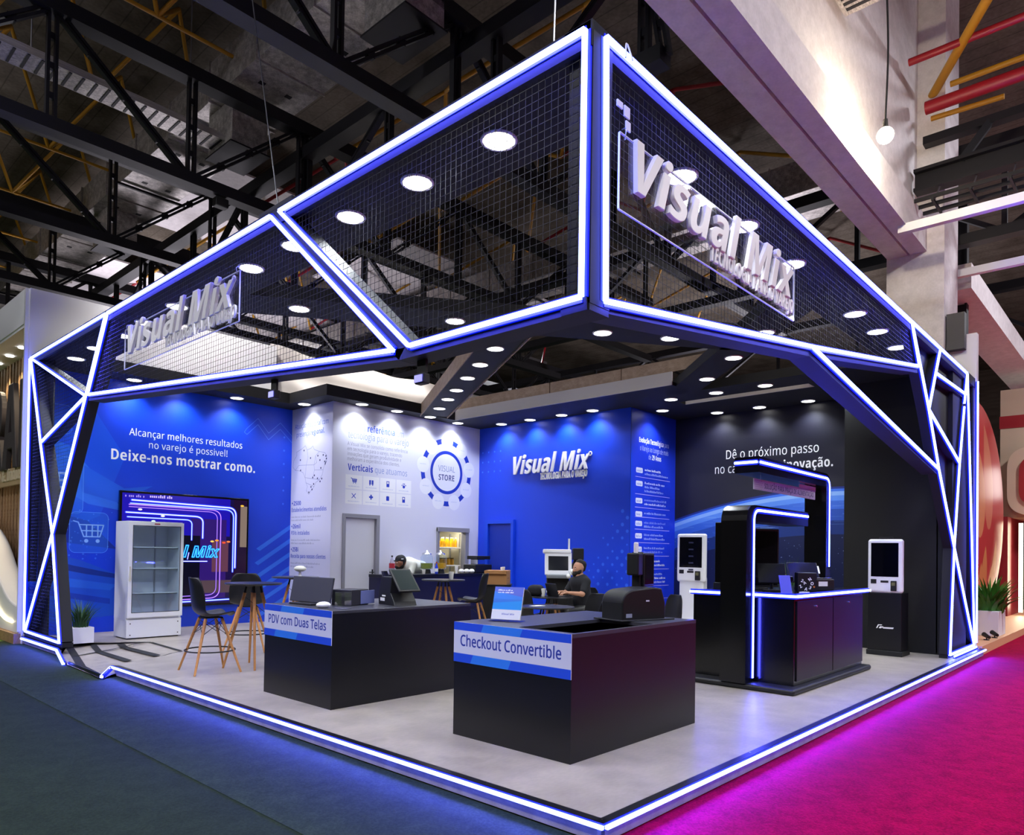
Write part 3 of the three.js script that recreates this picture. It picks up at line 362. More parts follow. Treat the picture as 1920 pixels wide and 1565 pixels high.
const shrink = (poly, d) => { const cx = poly.reduce((s, p) => s + p[0], 0) / poly.length, cy = poly.reduce((s, p) => s + p[1], 0) / poly.length; return poly.map(([u, y]) => [u + Math.sign(cx - u) * d, y + Math.sign(cy - y) * d]); };
frameBars(cl, [[[-8.25, TOP + 0.015], [-0.16, TOP + 0.015]], [[-8.95, 3.655], [-1.92, 3.05]], [[-1.92, 3.05], [-0.16, 3.05]], [[-8.22, TOP], [-8.97, 3.66]], [[-0.2, TOP], [-0.2, 3.05]]], PL, 0.2);
frameBars(cl, [[[-3.82, TOP], [-1.91, 3.07]]], PL, 0.2, 0.16);
mesh(cl, shrink(p1, 0.03), PL(0.03)); mesh(cl, shrink(p2, 0.03), PL(0.03));
for (const p of [p1, p2]) ledLine(cl, [...p, p[0]].map(q => PL(-0.005)(...q)), [-1, 0, 0], { power: 0.4, down: 1.1 });
const cr = thing('mesh_canopy', 'right mesh canopy with blue edging above the magenta aisle', 'canopy');
const q1 = [[0.12, TOP], [7.15, TOP], [7.56, 4.19], [3.58, 3.575], [0.15, 3.09]];
frameBars(cr, [[[0, TOP + 0.015], [11.45, TOP + 0.015]], [[0, 3.05], [3.58, 3.53]], [[3.58, 3.53], [7.58, 4.15]], [[3.58, 3.53], [8.72, 2.86]], [[0.1, TOP], [0.1, 3.06]]], PR, 0.2);
mesh(cr, shrink(q1, 0.03), PR(0.03));
ledLine(cr, [...q1, q1[0]].map(q => PR(-0.005)(...q)), [0, 0, 1], { power: 0.4, down: 1.1 }); ledLine(cr, [[3.6, 3.57], [8.71, 2.89]].map(q => PR(-0.005)(...q)), [0, 0, 1]);
part('cable_tie', [tube([[0.3, 4.66, -0.12], [0.34, 4.78, -0.14], [0.38, 4.68, -0.12]], 0.006, 12, 6)], M.white, cr, 'white loop of cable');
part('mesh_tag', [bx(0.27, 0.33, 4.36, 4.4, -0.165, -0.155), bx(0.35, 0.41, 4.33, 4.4, -0.165, -0.155), bx(0.37, 0.42, 4.25, 4.31, -0.165, -0.155)], M.white, cr);
// hanging cables and a joint plate above the left canopy
for (const [a, b, l] of [[[0.05, TOP, -3.85], [0.6, 9.3, -5.9], 'steel suspension cable rising from the left canopy joint to the truss'], [[0.05, TOP, -0.5], [0.2, 12.4, -0.45], 'steel suspension cable rising near the front canopy corner']]) solo('suspension_cable', rod(a, b, 0.006, 0.006, 6), M.alu, l, 'cable');
solo('joint_plate', rb(0.0, 0.2, 4.745, 4.8, -4.15, -3.55, 0.006), M.frame, 'dark joint plate on top of the left canopy frame', 'bracket');
// left portal column
const lc = thing('portal_column', 'left hourglass portal column outlined in blue light', 'column');
const A = [-11.8, TOP], B = [-8.26, TOP], Cc = [-8.99, 3.68], D = [-11.12, 3.21], E = [-10.38, 1.73], F = [-9.9, 0.09], Gp = [-11.72, 0.11];
frameBars(lc, [[A, B], [A, Cc], [B, Cc], [Cc, D], [Cc, E], [A, E], [E, F], [E, Gp], [A, [-11.9, 0.05]], [[-11.8, 0.05], [-9.86, 0.05]]], PL, 0.15, 0.07);
mesh(lc, [[-11.75, TOP], B, Cc, E, F, Gp], PL(0.03));
part('back_board', bx(0.17, 0.19, 0.02, TOP, -11.84, -11.2), M.blackMatte, lc);
for (const l of [[A, B], [A, Cc], [B, Cc], [Cc, D], [Cc, E, Gp], [A, D, E, F], [[-11.86, TOP], [-11.78, 0.12]], [Gp, F]]) ledLine(lc, l.map(q => PL(-0.005)(...q)), [-1, 0, 0], { power: 0.7 });
// right portal column
const rc = thing('portal_column', 'right hourglass portal column outlined in blue light', 'column');
const a1 = [7.15, TOP], b1 = [8.76, TOP], c1 = [10.68, TOP], e1 = [8.48, 4.28], f1 = [8.09, 3.68], g1 = [10.13, 3.13], h1 = [8.71, 2.89], i1 = [9.77, 1.74], j1 = [9.52, 0.06], k1 = [11.38, 0.06];
frameBars(rc, [[a1, f1], [f1, h1], [h1, i1], [i1, k1], [b1, f1], [f1, g1], [c1, g1], [g1, i1], [i1, j1], [e1, [10.66, 4.3]], [[11.36, 0.03], [11.36, TOP]], [[9.5, 0.03], [11.42, 0.03]]], PR, 0.12, 0.07);
part('back_board', slab([[9.9, -0.42], [11.42, -0.42], [11.42, -0.4], [9.9, -0.4]], 0.02, TOP), M.blackMatte, rc);
part('mesh_board', at(new THREE.ExtrudeGeometry(new THREE.Shape([[7.15, TOP], [11.4, TOP], [11.4, 0.05], [9.52, 0.05], [9.77, 1.74], [8.71, 2.89], [8.09, 3.68]].map(p => new THREE.Vector2(...p))), { depth: 0.015, bevelEnabled: false }), 0, 0, -0.285), M.black, rc, 'black backing board');
for (const l of [[a1, c1], [a1, f1, h1, i1, k1], [b1, e1, f1], [f1, g1], [e1, [10.6, 4.33]], [c1, [10.47, 4.16]], [[10.46, 4.1], g1, i1, j1], [[10.7, TOP], [11.41, 0.08]], [j1, k1]]) ledLine(rc, l.map(q => PR(-0.005)(...q)), [0, 0, 1], { power: 0.7 });
ledLine(rc, [[9.6, 0.02, -0.1], [11.35, 0.02, -0.1]], [0, 1, 0], { w: 0.02, lights: false });
for (const [p, l] of [[[0.12, 3.03, -4.0], 'small black floodlight clamped under the left canopy'], [[0.12, 2.85, -1.81], 'small white faced floodlight under the slanting canopy beam']]) { const t = thing('floodlight_off', l, 'floodlight', p); part('body', rb(-0.035, 0.035, -0.03, 0.05, -0.055, 0.055, 0.012), M.black, t); part('face_glass', bx(-0.041, -0.035, -0.02, 0.035, -0.045, 0.045), M.white, t); part('bracket', bx(-0.01, 0.01, 0.05, 0.16, -0.05, 0.05), M.black, t); }

// ------------------------------------------------------------------ raised lettering
const font = await new FontLoader().loadAsync('fonts/droid/droid_sans_bold.typeface.json');
function letters(parent, s, x0, x1, y0, cap, depth, mat, shear = 0.28) {   // letters along +x from x0 to x1, each a part
  const size = cap / 0.72, gs = []; let x = 0; const sc = size / font.data.resolution;
  for (const ch of s) { const gl = font.data.glyphs[ch] ?? font.data.glyphs['?']; if (ch !== ' ') gs.push([ch, x, new TextGeometry(ch, { font, size, depth, curveSegments: 4, bevelEnabled: true, bevelThickness: depth * 0.12, bevelSize: size * 0.012, bevelSegments: 1 })]); x += gl.ha * sc; }
  const k = (x1 - x0) / (x + shear * cap * 0.6);
  for (const [, px, g] of gs) { g.translate(px, 0, 0).applyMatrix4(new THREE.Matrix4().set(k, k * shear, 0, x0, 0, 1, 0, y0, 0, 0, 1, 0, 0, 0, 0, 1)); part('letter', g, mat, parent); }
}
const LET = std(0xf2f0f8, 0.4);
function logoSign(pos, turn, w, h, label) {
  const t = thing('sign_board', label, 'sign', pos, turn, 'clear acrylic signs with raised logo');
  part('acrylic_sheet', bx(0, w, 0, h, -0.004, 0.004), M.acrylic, t); part('acrylic_edge', [bx(0, w, -0.006, 0, -0.006, 0.006), bx(0, w, h, h + 0.006, -0.006, 0.006), bx(-0.006, 0, 0, h, -0.006, 0.006), bx(w, w + 0.006, 0, h, -0.006, 0.006)], std(0xd9dcf0, 0.3), t);
  letters(t, 'Visual Mix', 0.05, w * 0.965, h * 0.34, h * 0.5, 0.028, LET); letters(t, 'TECNOLOGIA PARA O VAREJO', w * 0.42, w * 0.985, h * 0.1, h * 0.18, 0.016, LET, 0.12);
  part('registered_mark', at(new THREE.TorusGeometry(h * 0.06, h * 0.016, 6, 20), w * 0.965, h * 0.88, 0.01), LET, t);
  for (const x of [0.06, w - 0.06]) part('hook', tube([[x, h - 0.02, 0], [x, h + 0.05, 0.005], [x + 0.01, h + 0.06, -0.03]], 0.004, 8, 5), M.alu, t);
}
logoSign([-0.05, 3.8, -7.43], -Math.PI / 2, 3.02, 0.5, 'clear acrylic sign with raised white logo hung on the left canopy');
logoSign([0.2, 3.66, -0.09], 0, 2.76, 0.47, 'clear acrylic sign with raised white logo hung on the right canopy');
const wl = thing('wall_logo', 'raised white logo lettering on the blue back wall', 'sign', [9.17, 3.3, -9.2], -Math.PI / 2);
letters(wl, 'Visual Mix', 0, 2.3, 0.1, 0.3, 0.03, LET); letters(wl, 'TECNOLOGIA PARA O VAREJO', 0.92, 2.26, -0.07, 0.11, 0.02, LET, 0.1); part('registered_mark', at(new THREE.TorusGeometry(0.04, 0.012, 6, 18), 2.33, 0.42, 0.01), LET, wl);

// ------------------------------------------------------------------ hall roof: trusses, ducts, concrete beam, pipes
function truss(axis, fix, from, to, label, lo = 8, hi = 9.85, step = 2.15, twin = true) {
  const t = thing('roof_truss', label, 'truss', [0, 0, 0], 0, 'black roof trusses of the hall', 'structure'), P = (u, y, o = 0) => axis === 'x' ? [u, y, fix + o] : [fix + o, y, u], S = axis === 'x' ? [0, 0, 1] : [1, 0, 0];
  part('chord', bar(P(from, lo), P(to, lo), 0.26, 0.2, S), M.steel, t); part('chord', bar(P(from, hi), P(to, hi), 0.3, 0.24, S), M.steel, t);
  let k = 0; for (let u = from + 0.3; u < to - 0.2; u += step, k++) {
    const v = Math.min(u + step, to), web = (p, q) => twin ? [bar(P(p[0] - 0.055, p[1]), P(q[0] - 0.055, q[1]), 0.1, 0.045, S), bar(P(p[0] + 0.055, p[1]), P(q[0] + 0.055, q[1]), 0.1, 0.045, S), ...[0.25, 0.5, 0.75].map(f => { const c = [p[0] + (q[0] - p[0]) * f, p[1] + (q[1] - p[1]) * f]; return bar(P(c[0] - 0.06, c[1]), P(c[0] + 0.06, c[1]), 0.07, 0.1, S); })] : [bar(P(...p), P(...q), 0.1, 0.09, S)];
    part('web_post', web([u, lo], [u, hi]), M.steel, t); part('web_diagonal', k % 2 ? web([u, lo], [v, hi]) : web([u, hi], [v, lo]), M.steel, t);
  }
}
[-5.85, -10.33, -14.15, -18.3, -22.5, -26.8, -31].forEach((z, i) => truss('x', z, -9.1, i < 3 ? 17 : 30, `${ORD[i]} black roof truss running along the hall, counted from the white beam`, 8, 9.85, 2.15, i < 4));
[4.25, 12.6, 21.2].forEach((x, i) => truss('z', x, -34, i ? 4 : -2.2, `${ORD[i]} black cross truss spanning the hall, counted from the grey aisle`, 7.7, 9.4, 2.6, i < 1));
const duct = (x0, x1, y0, y1, z0, z1, label) => { const t = thing('air_duct', label, 'duct', [0, 0, 0], 0, 'galvanised air ducts under the roof', 'structure'); const n = Math.max(2, Math.round((z1 - z0) / 1.9)); for (let i = 0; i < n; i++) { const a = z0 + (z1 - z0) * i / n, b = z0 + (z1 - z0) * (i + 1) / n; part('duct_section', uvBox(rb(x0, x1, y0, y1, a + 0.012, b - 0.012, 0.015), 2.3), M.duct, t); part('flange', bx(x0 - 0.03, x1 + 0.03, y0 - 0.03, y1 + 0.03, b - 0.012, b + 0.012), M.duct, t); if (i % 2) part('hanger_bar', bx(x0 - 0.15, x1 + 0.15, y0 - 0.09, y0 - 0.035, (a + b) / 2 - 0.03, (a + b) / 2 + 0.03), M.steel, t); for (const f of [0.3, 0.7]) part('access_plate', bx(x0 + (x1 - x0) * f - 0.06, x0 + (x1 - x0) * f + 0.06, y0 - 0.006, y0, (a + b) / 2 + 0.3, (a + b) / 2 + 0.4), M.steel, t); } return t; };
const dA = duct(2.75, 4.1, 10.25, 11.0, -30, -4, 'wide galvanised air duct crossing above the left roof trusses');
for (const z of [-6.2, -11.45, -18.2]) { part('outlet_box', uvBox(rb(2.98, 3.72, 9.4, 10.25, z - 0.5, z + 0.5, 0.01), 2), M.duct, dA); part('outlet_grille', bx(2.94, 3.76, 9.37, 9.4, z - 0.54, z + 0.54), M.steel, dA); }
duct(13.8, 15.4, 10.3, 11.1, -32, -3, 'galvanised air duct high above the blue logo wall');
const tray = thing('cable_tray', 'ribbed grey cable tray running beside the second roof truss', 'tray'); part('tray_sheet', uvBox(bx(-9, 3, 9.5, 9.54, -11.75, -11.25), 1), M.duct, tray); part('rail', [bx(-9, 3, 9.5, 9.62, -11.77, -11.75), bx(-9, 3, 9.5, 9.62, -11.25, -11.23)], M.duct, tray); for (let i = 0; i < 60; i++) part('rib', bx(-8.9 + i * 0.2, -8.86 + i * 0.2, 9.488, 9.5, -11.74, -11.26), M.steel, tray); for (let i = 0; i < 5; i++) part('hanger', rod([-8 + i * 2.6, 9.54, -11.5], [-8 + i * 2.6, 12.4, -11.5], 0.012), M.alu, tray);
const sf = thing('space_frame', 'yellow tubular roof struts above the left trusses', 'struts', [0, 0, 0], 0, null, 'structure');
for (let i = 0; i < 5; i++) for (let j = 0; j < 7; j++) { const x = -7 + i * 2.1, z = -26 + j * 3.1; const top = [x + 1, 12.2, z + 1.5]; for (const [a, b] of [[0, 0], [2.1, 0], [0, 3.1]]) part('strut', rod([x + a, 10.7, z + b], top, 0.04, 0.04, 8), M.yellow, sf); part('strut', rod([x, 10.7, z], [x + 2.1, 10.7, z], 0.035, 0.035, 8), M.yellow, sf); }
const sf2 = thing('space_frame', 'orange and yellow tubular roof struts seen over the blue logo wall', 'struts', [0, 0, 0], 0, null, 'structure');
for (let i = 0; i < 5; i++) for (let j = 0; j < 6; j++) { const x = 6 + i * 3.4, z = -28 + j * 4; const top = [x + 1.6, 12.2, z + 2]; for (const [a, b] of [[0, 0], [3.4, 0], [0, 4]]) part('strut', rod([x + a, 10.7, z + b], top, 0.045, 0.045, 8), (i + j) % 3 ? M.yellow : M.red, sf2); }
// pale roof lights panels between the trusses far behind
for (let i = 0; i < 6; i++) solo('roof_panel', uvBox(bx(5 + (i % 3) * 6, 8.6 + (i % 3) * 6, 11.6, 11.66, -30 + (i / 3 | 0) * 9, -25 + (i / 3 | 0) * 9), 3), M.plaster, `${ORD[i]} pale board hung under the far roof, counted from the back`, 'panel', 'pale roof boards', 'structure');

struct('beam_concrete', [uvBox(bx(-4, 11.2, 7.15, 7.75, -1.53, -1.19), 3), uvBox(bx(-4, 11.2, 7.28, 7.75, -1.19, -1.15), 3), uvBox(bx(-4, 11.2, 7.15, 7.75, -1.15, -0.88), 3)], M.plaster, 'long white concrete beam with a groove above the right canopy', 'beam');
struct('wall_upper', uvBox(bx(-4, 11.2, 7.75, 12.4, -1.4, -1.05), 3), M.plaster, 'white wall rising over the long concrete beam', 'wall');
struct('column_concrete', uvBox(bx(11.2, 12.3, GROUND, 12.4, -1.55, -0.6), 3), M.plaster, 'tall white hall column behind the right portal column', 'column');
const bulb = thing('pendant_bulb', 'bare glowing bulb hanging on a black cord beside the concrete beam', 'lamp', [7.2, 7.36, -0.5]);
part('bulb_glow', new THREE.SphereGeometry(0.11, 20, 14), glow(1, 0.9, 0.62, 14), bulb); part('socket', cyl(0.04, 0.03, 0.12, 0, 0.1, 0, 14), M.black, bulb); part('cord', tube([[0, 0.2, 0], [0.03, 1.2, 0.02], [-0.04, 2.6, 0], [0, 5, 0]], 0.014, 30, 6), M.black, bulb);
{ const l = new THREE.PointLight(lin(1, 0.85, 0.6), 14, 0, 2); l.position.set(7.2, 7.36, -0.5); l.castShadow = true; l.shadow.radius = 4; scene.add(l); }
const grille = thing('cable_tray', 'perforated metal tray fixed high on the white wall', 'tray', [5.6, 9.2, -0.75], 0.0); part('tray_sheet', rb(-0.3, 1.5, 0, 0.05, -0.25, 0.25, 0.01), M.duct, grille); for (let i = 0; i < 14; i++) part('slot', bx(-0.22 + i * 0.12, -0.16 + i * 0.12, -0.006, 0, -0.2, 0.2), M.steel, grille); part('rail', [bx(-0.3, 1.5, 0, 0.16, -0.26, -0.24), bx(-0.3, 1.5, 0, 0.16, 0.24, 0.26)], M.duct, grille);
// pipes and steel crossing the magenta aisle
for (const [a, b, r, m, l] of [[[10, 10, -0.9], [10, 10, 6], 0.06, M.red, 'upper red sprinkler pipe crossing the magenta aisle'], [[10.7, 9.5, -0.8], [10.7, 9.5, 6], 0.11, M.red, 'thick dark red pipe crossing the magenta aisle'], [[11.1, 10, -0.5], [11.1, 10, 6], 0.05, M.yellow, 'thin yellow pipe beside the thick red pipe'], [[11.1, 9.5, -0.8], [11.1, 9.45, 0.3], 0.045, M.yellow, 'short yellow pipe under the thick red pipe'], [[11.39, 10, -0.9], [9.0, 10, 0.48], 0.075, M.yellow, 'slanting yellow pipe above the glowing bulb']]) solo('ceiling_pipe', rod(a, b, r, r, 14), m, l, 'pipe');
const sb = thing('steel_bridge', 'black steel girder with hung cable racks over the magenta aisle', 'girder'); part('girder', [bx(10.75, 11.0, 8.1, 8.16, -1, 7), bx(10.85, 10.9, 8.16, 8.44, -1, 7), bx(10.75, 11.0, 8.44, 8.5, -1, 7)], M.steel, sb); part('girder', [bx(10.95, 11.15, 9.0, 9.14, -0.9, 7)], M.steel, sb);
for (let i = 0; i < 4; i++) part('strut', bar([10.9, 8.45, -0.3 + i * 1.4], [11.05, 9.05, 0.1 + i * 1.4], 0.12, 0.2), M.steel, sb);
for (let i = 0; i < 3; i++) part('rack_rail', bx(10.3 + i * 0.3, 10.34 + i * 0.3, 7.7, 7.76, -0.9, 7), M.steel, sb); for (let i = 0; i < 8; i++) { part('hanger', rod([10.45, 7.7, -0.6 + i * 0.55], [10.85, 8.12, -0.6 + i * 0.55], 0.012), M.alu, sb); part('rack_rung', bx(10.3, 10.94, 7.66, 7.7, -0.62 + i * 0.55, -0.58 + i * 0.55), M.steel, sb); }
for (const [x, y, l] of [[9.85, 7.1, 'white lit conduit channel crossing just below the black girder'], [12.65, 7.1, 'farther white conduit channel crossing the magenta aisle']]) solo('conduit_channel', [bx(x - 0.06, x + 0.06, y - 0.07, y - 0.05, -1, 7), bx(x - 0.06, x - 0.045, y - 0.05, y + 0.07, -1, 7), bx(x + 0.045, x + 0.06, y - 0.05, y + 0.07, -1, 7)], M.white, l, 'conduit');
solo('steel_post', [bx(13.9, 14.1, 5.9, 9, -1.03, -0.99), bx(13.98, 14.02, 5.9, 9, -0.99, -0.78), bx(13.9, 14.1, 5.9, 9, -0.78, -0.74)], M.steel, 'black steel post hanging beyond the white column', 'post', null, 'structure');
struct('beam_concrete', [uvBox(bx(13, 30, 6.9, 7.4, -1.3, -0.5), 3)], M.plaster, 'farther pale concrete beam over the magenta aisle', 'beam');

// ------------------------------------------------------------------ neighbouring stands
struct('wall_neighbour_side', uvBox(bx(0.0, 4.6, GROUND, 5.95, -12.1, -12.0), 3), M.white, 'white side wall of the slatted stand rising behind the left column', 'wall');
const drape = (() => { const nx = 120, ny = 16, g = new THREE.PlaneGeometry(6.6, 1.6, nx, ny), p = g.attributes.position; for (let i = 0; i < p.count; i++) { const x = p.getX(i), y = p.getY(i), v = (y + 0.8) / 1.6, u = (x + 3.3) / 6.6; p.setZ(i, 0.1 * Math.sin(y * 9 + u * 9 + Math.sin(u * 7) * 1.4) * (0.35 + u * 0.65) + 0.04 * Math.sin(u * 31)); p.setY(i, y + (v > 0.5 ? -0.06 * Math.sin(u * Math.PI * 3) ** 2 : 0)); } g.computeVertexNormals(); return at(g, 7.85, 5.25, -12.2); })();
{ const fm = M.fabric.clone(); fm.side = THREE.DoubleSide; struct('fabric_drape', drape, fm, 'wrinkled white fabric stretched above the white storage walls', 'fabric'); }
struct('fabric_return', uvBox(bx(11.0, 11.06, 4.5, 5.75, -12.2, -9.9), 2), M.fabric, 'white fabric end panel beside the plywood fascia', 'fabric');
const ns = thing('slatted_stand', 'neighbouring stand front of vertical wood slats in a white frame', 'stand', [0, 0, 0], 0, null, 'structure');
part('frame', [bx(-0.05, 0.25, 5.35, 5.95, -20, -12.1), bx(-0.03, 0.6, 5.3, 5.36, -20, -12.1), bx(-0.05, 0.1, GROUND + 0.2, 5.95, -12.12, -12.06)], M.white, ns);
part('back_board', bx(0.62, 0.66, 0, 5.4, -20, -12.1), std(0x3a2c20, 0.8), ns);
for (let i = 0; i < 26; i++) part('slat', uvBox(bx(0.5, 0.62, 0.25, 5.34, -12.28 - i * 0.23, -12.18 - i * 0.23), 1), M.slat, ns);
part('plaque', uvBox(bx(0.36, 0.42, 2.72, 3.06, -20, -12.12), 2), std(0xb49a72, 0.6), ns); letters((() => { const o = new THREE.Group(); o.name = 'plaque_text'; o.position.set(0.36, 2.82, -15.7); o.rotation.y = -Math.PI / 2; ns.add(o); return o; })(), 'ro & Indústria', 0, 2.7, 0, 0.17, 0.02, std(0xd8c8a8, 0.5), 0);
letters((() => { const o = new THREE.Group(); o.name = 'wall_letters'; o.position.set(0.38, 3.06, -15.95); o.rotation.y = -Math.PI / 2; ns.add(o); return o; })(), 'RAR', 0, 3.05, 0, 1.18, 0.08, std(0x3a3436, 0.6), 0);
const curve = new THREE.Shape(); curve.moveTo(-20, GROUND + 0.18); curve.lineTo(-12.1, GROUND + 0.18); curve.lineTo(-12.1, 0.48); curve.bezierCurveTo(-12.9, 0.5, -13.3, 0.75, -14.0, 1.3); curve.bezierCurveTo(-14.8, 1.9, -15.6, 2.2, -20, 2.3); curve.closePath();
part('curved_plinth', at(new THREE.ExtrudeGeometry(curve, { depth: 0.3, bevelEnabled: true, bevelSize: 0.03, bevelThickness: 0.03, bevelSegments: 2 }).rotateY(-Math.PI / 2), 0.3, 0, 0), M.white, ns);
part('base_step', uvBox(bx(-0.1, 1, GROUND, GROUND + 0.17, -20, -12.05), 1), M.slat, ns);
part('led_strip', tube([[-0.05, 0.22, -12.4], [-0.05, 0.24, -12.8], [-0.05, 0.36, -13.3], [-0.05, 0.7, -14.0], [-0.05, 1.1, -14.8]], 0.025, 30, 8), glow(1, 0.86, 0.5, 4), ns, 'warm white light line');
rectLight([-0.12, 0.3, -13.0], [-1, 0, 0], 0.05, 1.2, [0, 0, 1], [1, 0.85, 0.5], 20);
for (let i = 0; i < 5; i++) { part('spot_light_lens', cyl(0.07, 0.07, 0.02, 0.3, 5.28, -12.8 - i * 0.9, 16), M.lens, ns); const s = new THREE.SpotLight(lin(1, 0.82, 0.55), 7, 0, 0.7, 0.6, 2); s.position.set(0.3, 5.25, -12.8 - i * 0.9); s.target.position.set(0.5, 0, -12.8 - i * 0.9); s.castShadow = true; scene.add(s, s.target); }
// white fin on the right, with the panel above
const fin = thing('fin_wall', 'tall white fin wall standing behind the right portal column', 'wall', [0, 0, 0], 0, null, 'structure'); part('panel', bx(11.46, 11.62, -0.08, 5.58, -0.58, -0.14), M.white, fin); part('panel', bx(11.46, 11.56, 4.7, 5.2, -2.6, -0.5), M.white, fin); part('dark_box', [bx(11.3, 11.46, 5.3, 5.95, -0.58, -0.3)], std(0x3a3a42, 0.5), fin);
ledLine(fin, [[11.44, 0.1, -0.13], [11.44, 4.7, -0.13]], [0, 0, 1], { w: 0.02, power: 0.8 });
// right neighbour: petal shaped wall, round sign, planter
const PETAL = canvas(512, 1024, (g, W, H) => {
  g.fillStyle = '#b93a3a'; g.fillRect(0, 0, W, H); const pt = (x, y, w, h, c) => { g.fillStyle = c; g.beginPath(); g.moveTo(x, y - h / 2); g.bezierCurveTo(x + w, y - h * 0.1, x + w * 0.7, y + h / 2, x, y + h / 2); g.bezierCurveTo(x - w * 0.7, y + h / 2, x - w, y - h * 0.1, x, y - h / 2); g.fill(); };
  pt(150, 420, 70, 260, '#c87a5a'); pt(330, 400, 60, 330, '#cc7458'); pt(100, 460, 60, 220, '#d88a5c'); pt(260, 470, 60, 240, '#d2845c'); for (const [x, y] of [[90, 760], [200, 700], [310, 740], [410, 720], [150, 800], [280, 790], [380, 800]]) pt(x, y, 52, 260, ['#d9925e', '#cf8452', '#dc9a66'][(x / 10 | 0) % 3]); g.fillStyle = '#d9343a'; g.fillRect(0, 850, W, 180);
});
PETAL.repeat.set(3, 1);
const pw = thing('petal_wall', 'tall red petal shaped wall with peach flower print', 'wall', [17, 0, -1.15], 0, null, 'structure');
{ const g = new THREE.SphereGeometry(1, 36, 28); g.scale(3, 2.75, 0.45); at(g, 0, 2.7, 0); part('shell', g, std(0xffffff, 0.35, 0, { map: PETAL }), pw); part('foot', rb(-0.8, 0.8, -0.1, 0.25, -0.3, 0.2, 0.02), std(0x8a1c24, 0.5), pw); }
struct('platform_neighbour', uvBox(bx(11.6, 24, GROUND, 0.02, -4, -0.06), 1.5), std(0xd8a27c, 0.5), 'pale peach platform of the red neighbouring stand', 'platform');
const pil = thing('sign_pillar', 'beige pillar with red bands and a glowing round red sign', 'pillar', [21.5, 0, -0.6], 0, null, 'structure');
part('shaft', uvBox(bx(-0.4, 1.5, 2.75, 6.4, -0.6, 0.62), 2), std(0xc9b49a, 0.7), pil); part('red_band', bx(-0.42, 1.52, 5.3, 5.65, -0.62, 0.64), M.red, pil); part('red_wall', bx(-1.2, 1.6, 0.02, 2.75, -0.5, -0.3), std(0x8c1420, 0.5), pil);
{ const s = new THREE.Shape(); const w = 1.0, h = 0.95, r = 0.6; s.moveTo(-w + r, -h); s.lineTo(w - r, -h); s.quadraticCurveTo(w, -h, w, -h + r); s.lineTo(w, h - r); s.quadraticCurveTo(w, h, w - r, h); s.lineTo(-w + r, h); s.quadraticCurveTo(-w, h, -w, h - r); s.lineTo(-w, -h + r); s.quadraticCurveTo(-w, -h, -w + r, -h); const ex = (k, d) => new THREE.ExtrudeGeometry(s, { depth: d, bevelEnabled: false }).scale(k, k, 1); part('sign_body', at(ex(1, 0.3).rotateY(-Math.PI / 2), -0.5, 3.75, 0.62), std(0xd9c6aa, 0.5), pil); part('sign_ring', at(ex(0.72, 0.06).rotateY(-Math.PI / 2), -0.81, 3.75, 0.62), M.red, pil); part('sign_light', at(ex(0.5, 0.04).rotateY(-Math.PI / 2), -0.88, 3.75, 0.62), glow(1, 0.95, 0.9, 3), pil); }
part('lamp_strip', bx(-0.44, -0.4, 0.1, 2.6, -0.15, -0.05), glow(1, 0.9, 0.6, 3), pil); rectLight([21.0, 1.4, -0.7], [-1, 0, 0.3], 0.1, 2.4, [0, 1, 0], [1, 0.85, 0.6], 20);
function blades(n, h, spread, w, r0, droop = 0.5) { const gs = []; for (let i = 0; i < n; i++) { const a = rr(0, 6.283), R = rr(0, r0), l = h * rr(0.55, 1.1), s = spread * rr(0.3, 1), b = rr(-0.4, 0.4), P = []; const N = 5; for (let k = 0; k <= N; k++) { const t = k / N, ww = w * (1 - t) * (0.5 + Math.min(1, t * 4) * 0.5); const x = Math.cos(a) * (R + s * t * t), z = Math.sin(a) * (R + s * t * t), y = l * (t - droop * t * t * s / spread * 0.6); P.push([x - Math.sin(a + b) * ww, y, z + Math.cos(a + b) * ww], [x + Math.sin(a + b) * ww, y, z - Math.cos(a + b) * ww]); } const g = new THREE.BufferGeometry(), idx = []; g.setAttribute('position', new THREE.Float32BufferAttribute(P.flat(), 3)); g.setAttribute('uv', new THREE.Float32BufferAttribute(P.flatMap((_, q) => [q % 2, (q >> 1) / N]), 2)); for (let k = 0; k < N; k++) idx.push(2 * k, 2 * k + 1, 2 * k + 2, 2 * k + 1, 2 * k + 3, 2 * k + 2); g.setIndex(idx); g.computeVertexNormals(); gs.push(g); } return gs; }
const leafM = M.leaf.clone(); leafM.side = THREE.DoubleSide; const leafM2 = M.leafLight.clone(); leafM2.side = THREE.DoubleSide;
const planter = thing('planter', 'white box planter of broad green leaves by the red petal wall', 'planter', [14.2, 0.02, -0.36]); part('box', rb(-0.4, 0.4, 0, 0.5, -0.2, 0.22, 0.01), M.white, planter); const lf = part('foliage', at(merge(blades(150, 0.85, 0.75, 0.07, 0.25, 0.6)), 0, 0.45, 0), leafM2, planter); lf.userData.kind = 'stuff';
for (const [x, z, l] of [[12.9, -0.2, 'small black floor spotlight nearer the white fin wall'], [13.5, -0.16, 'small black floor spotlight beside the white planter']]) { const t = thing('floor_spotlight', l, 'spotlight', [x, 0.02, z], 0.6); part('base', cyl(0.05, 0.05, 0.015, 0, 0, 0, 16), M.black, t); part('stem', rod([0, 0.015, 0], [0, 0.07, 0], 0.012), M.black, t); part('head', rod([-0.1, 0.06, 0], [0.1, 0.1, 0], 0.03, 0.045, 14), M.black, t); }

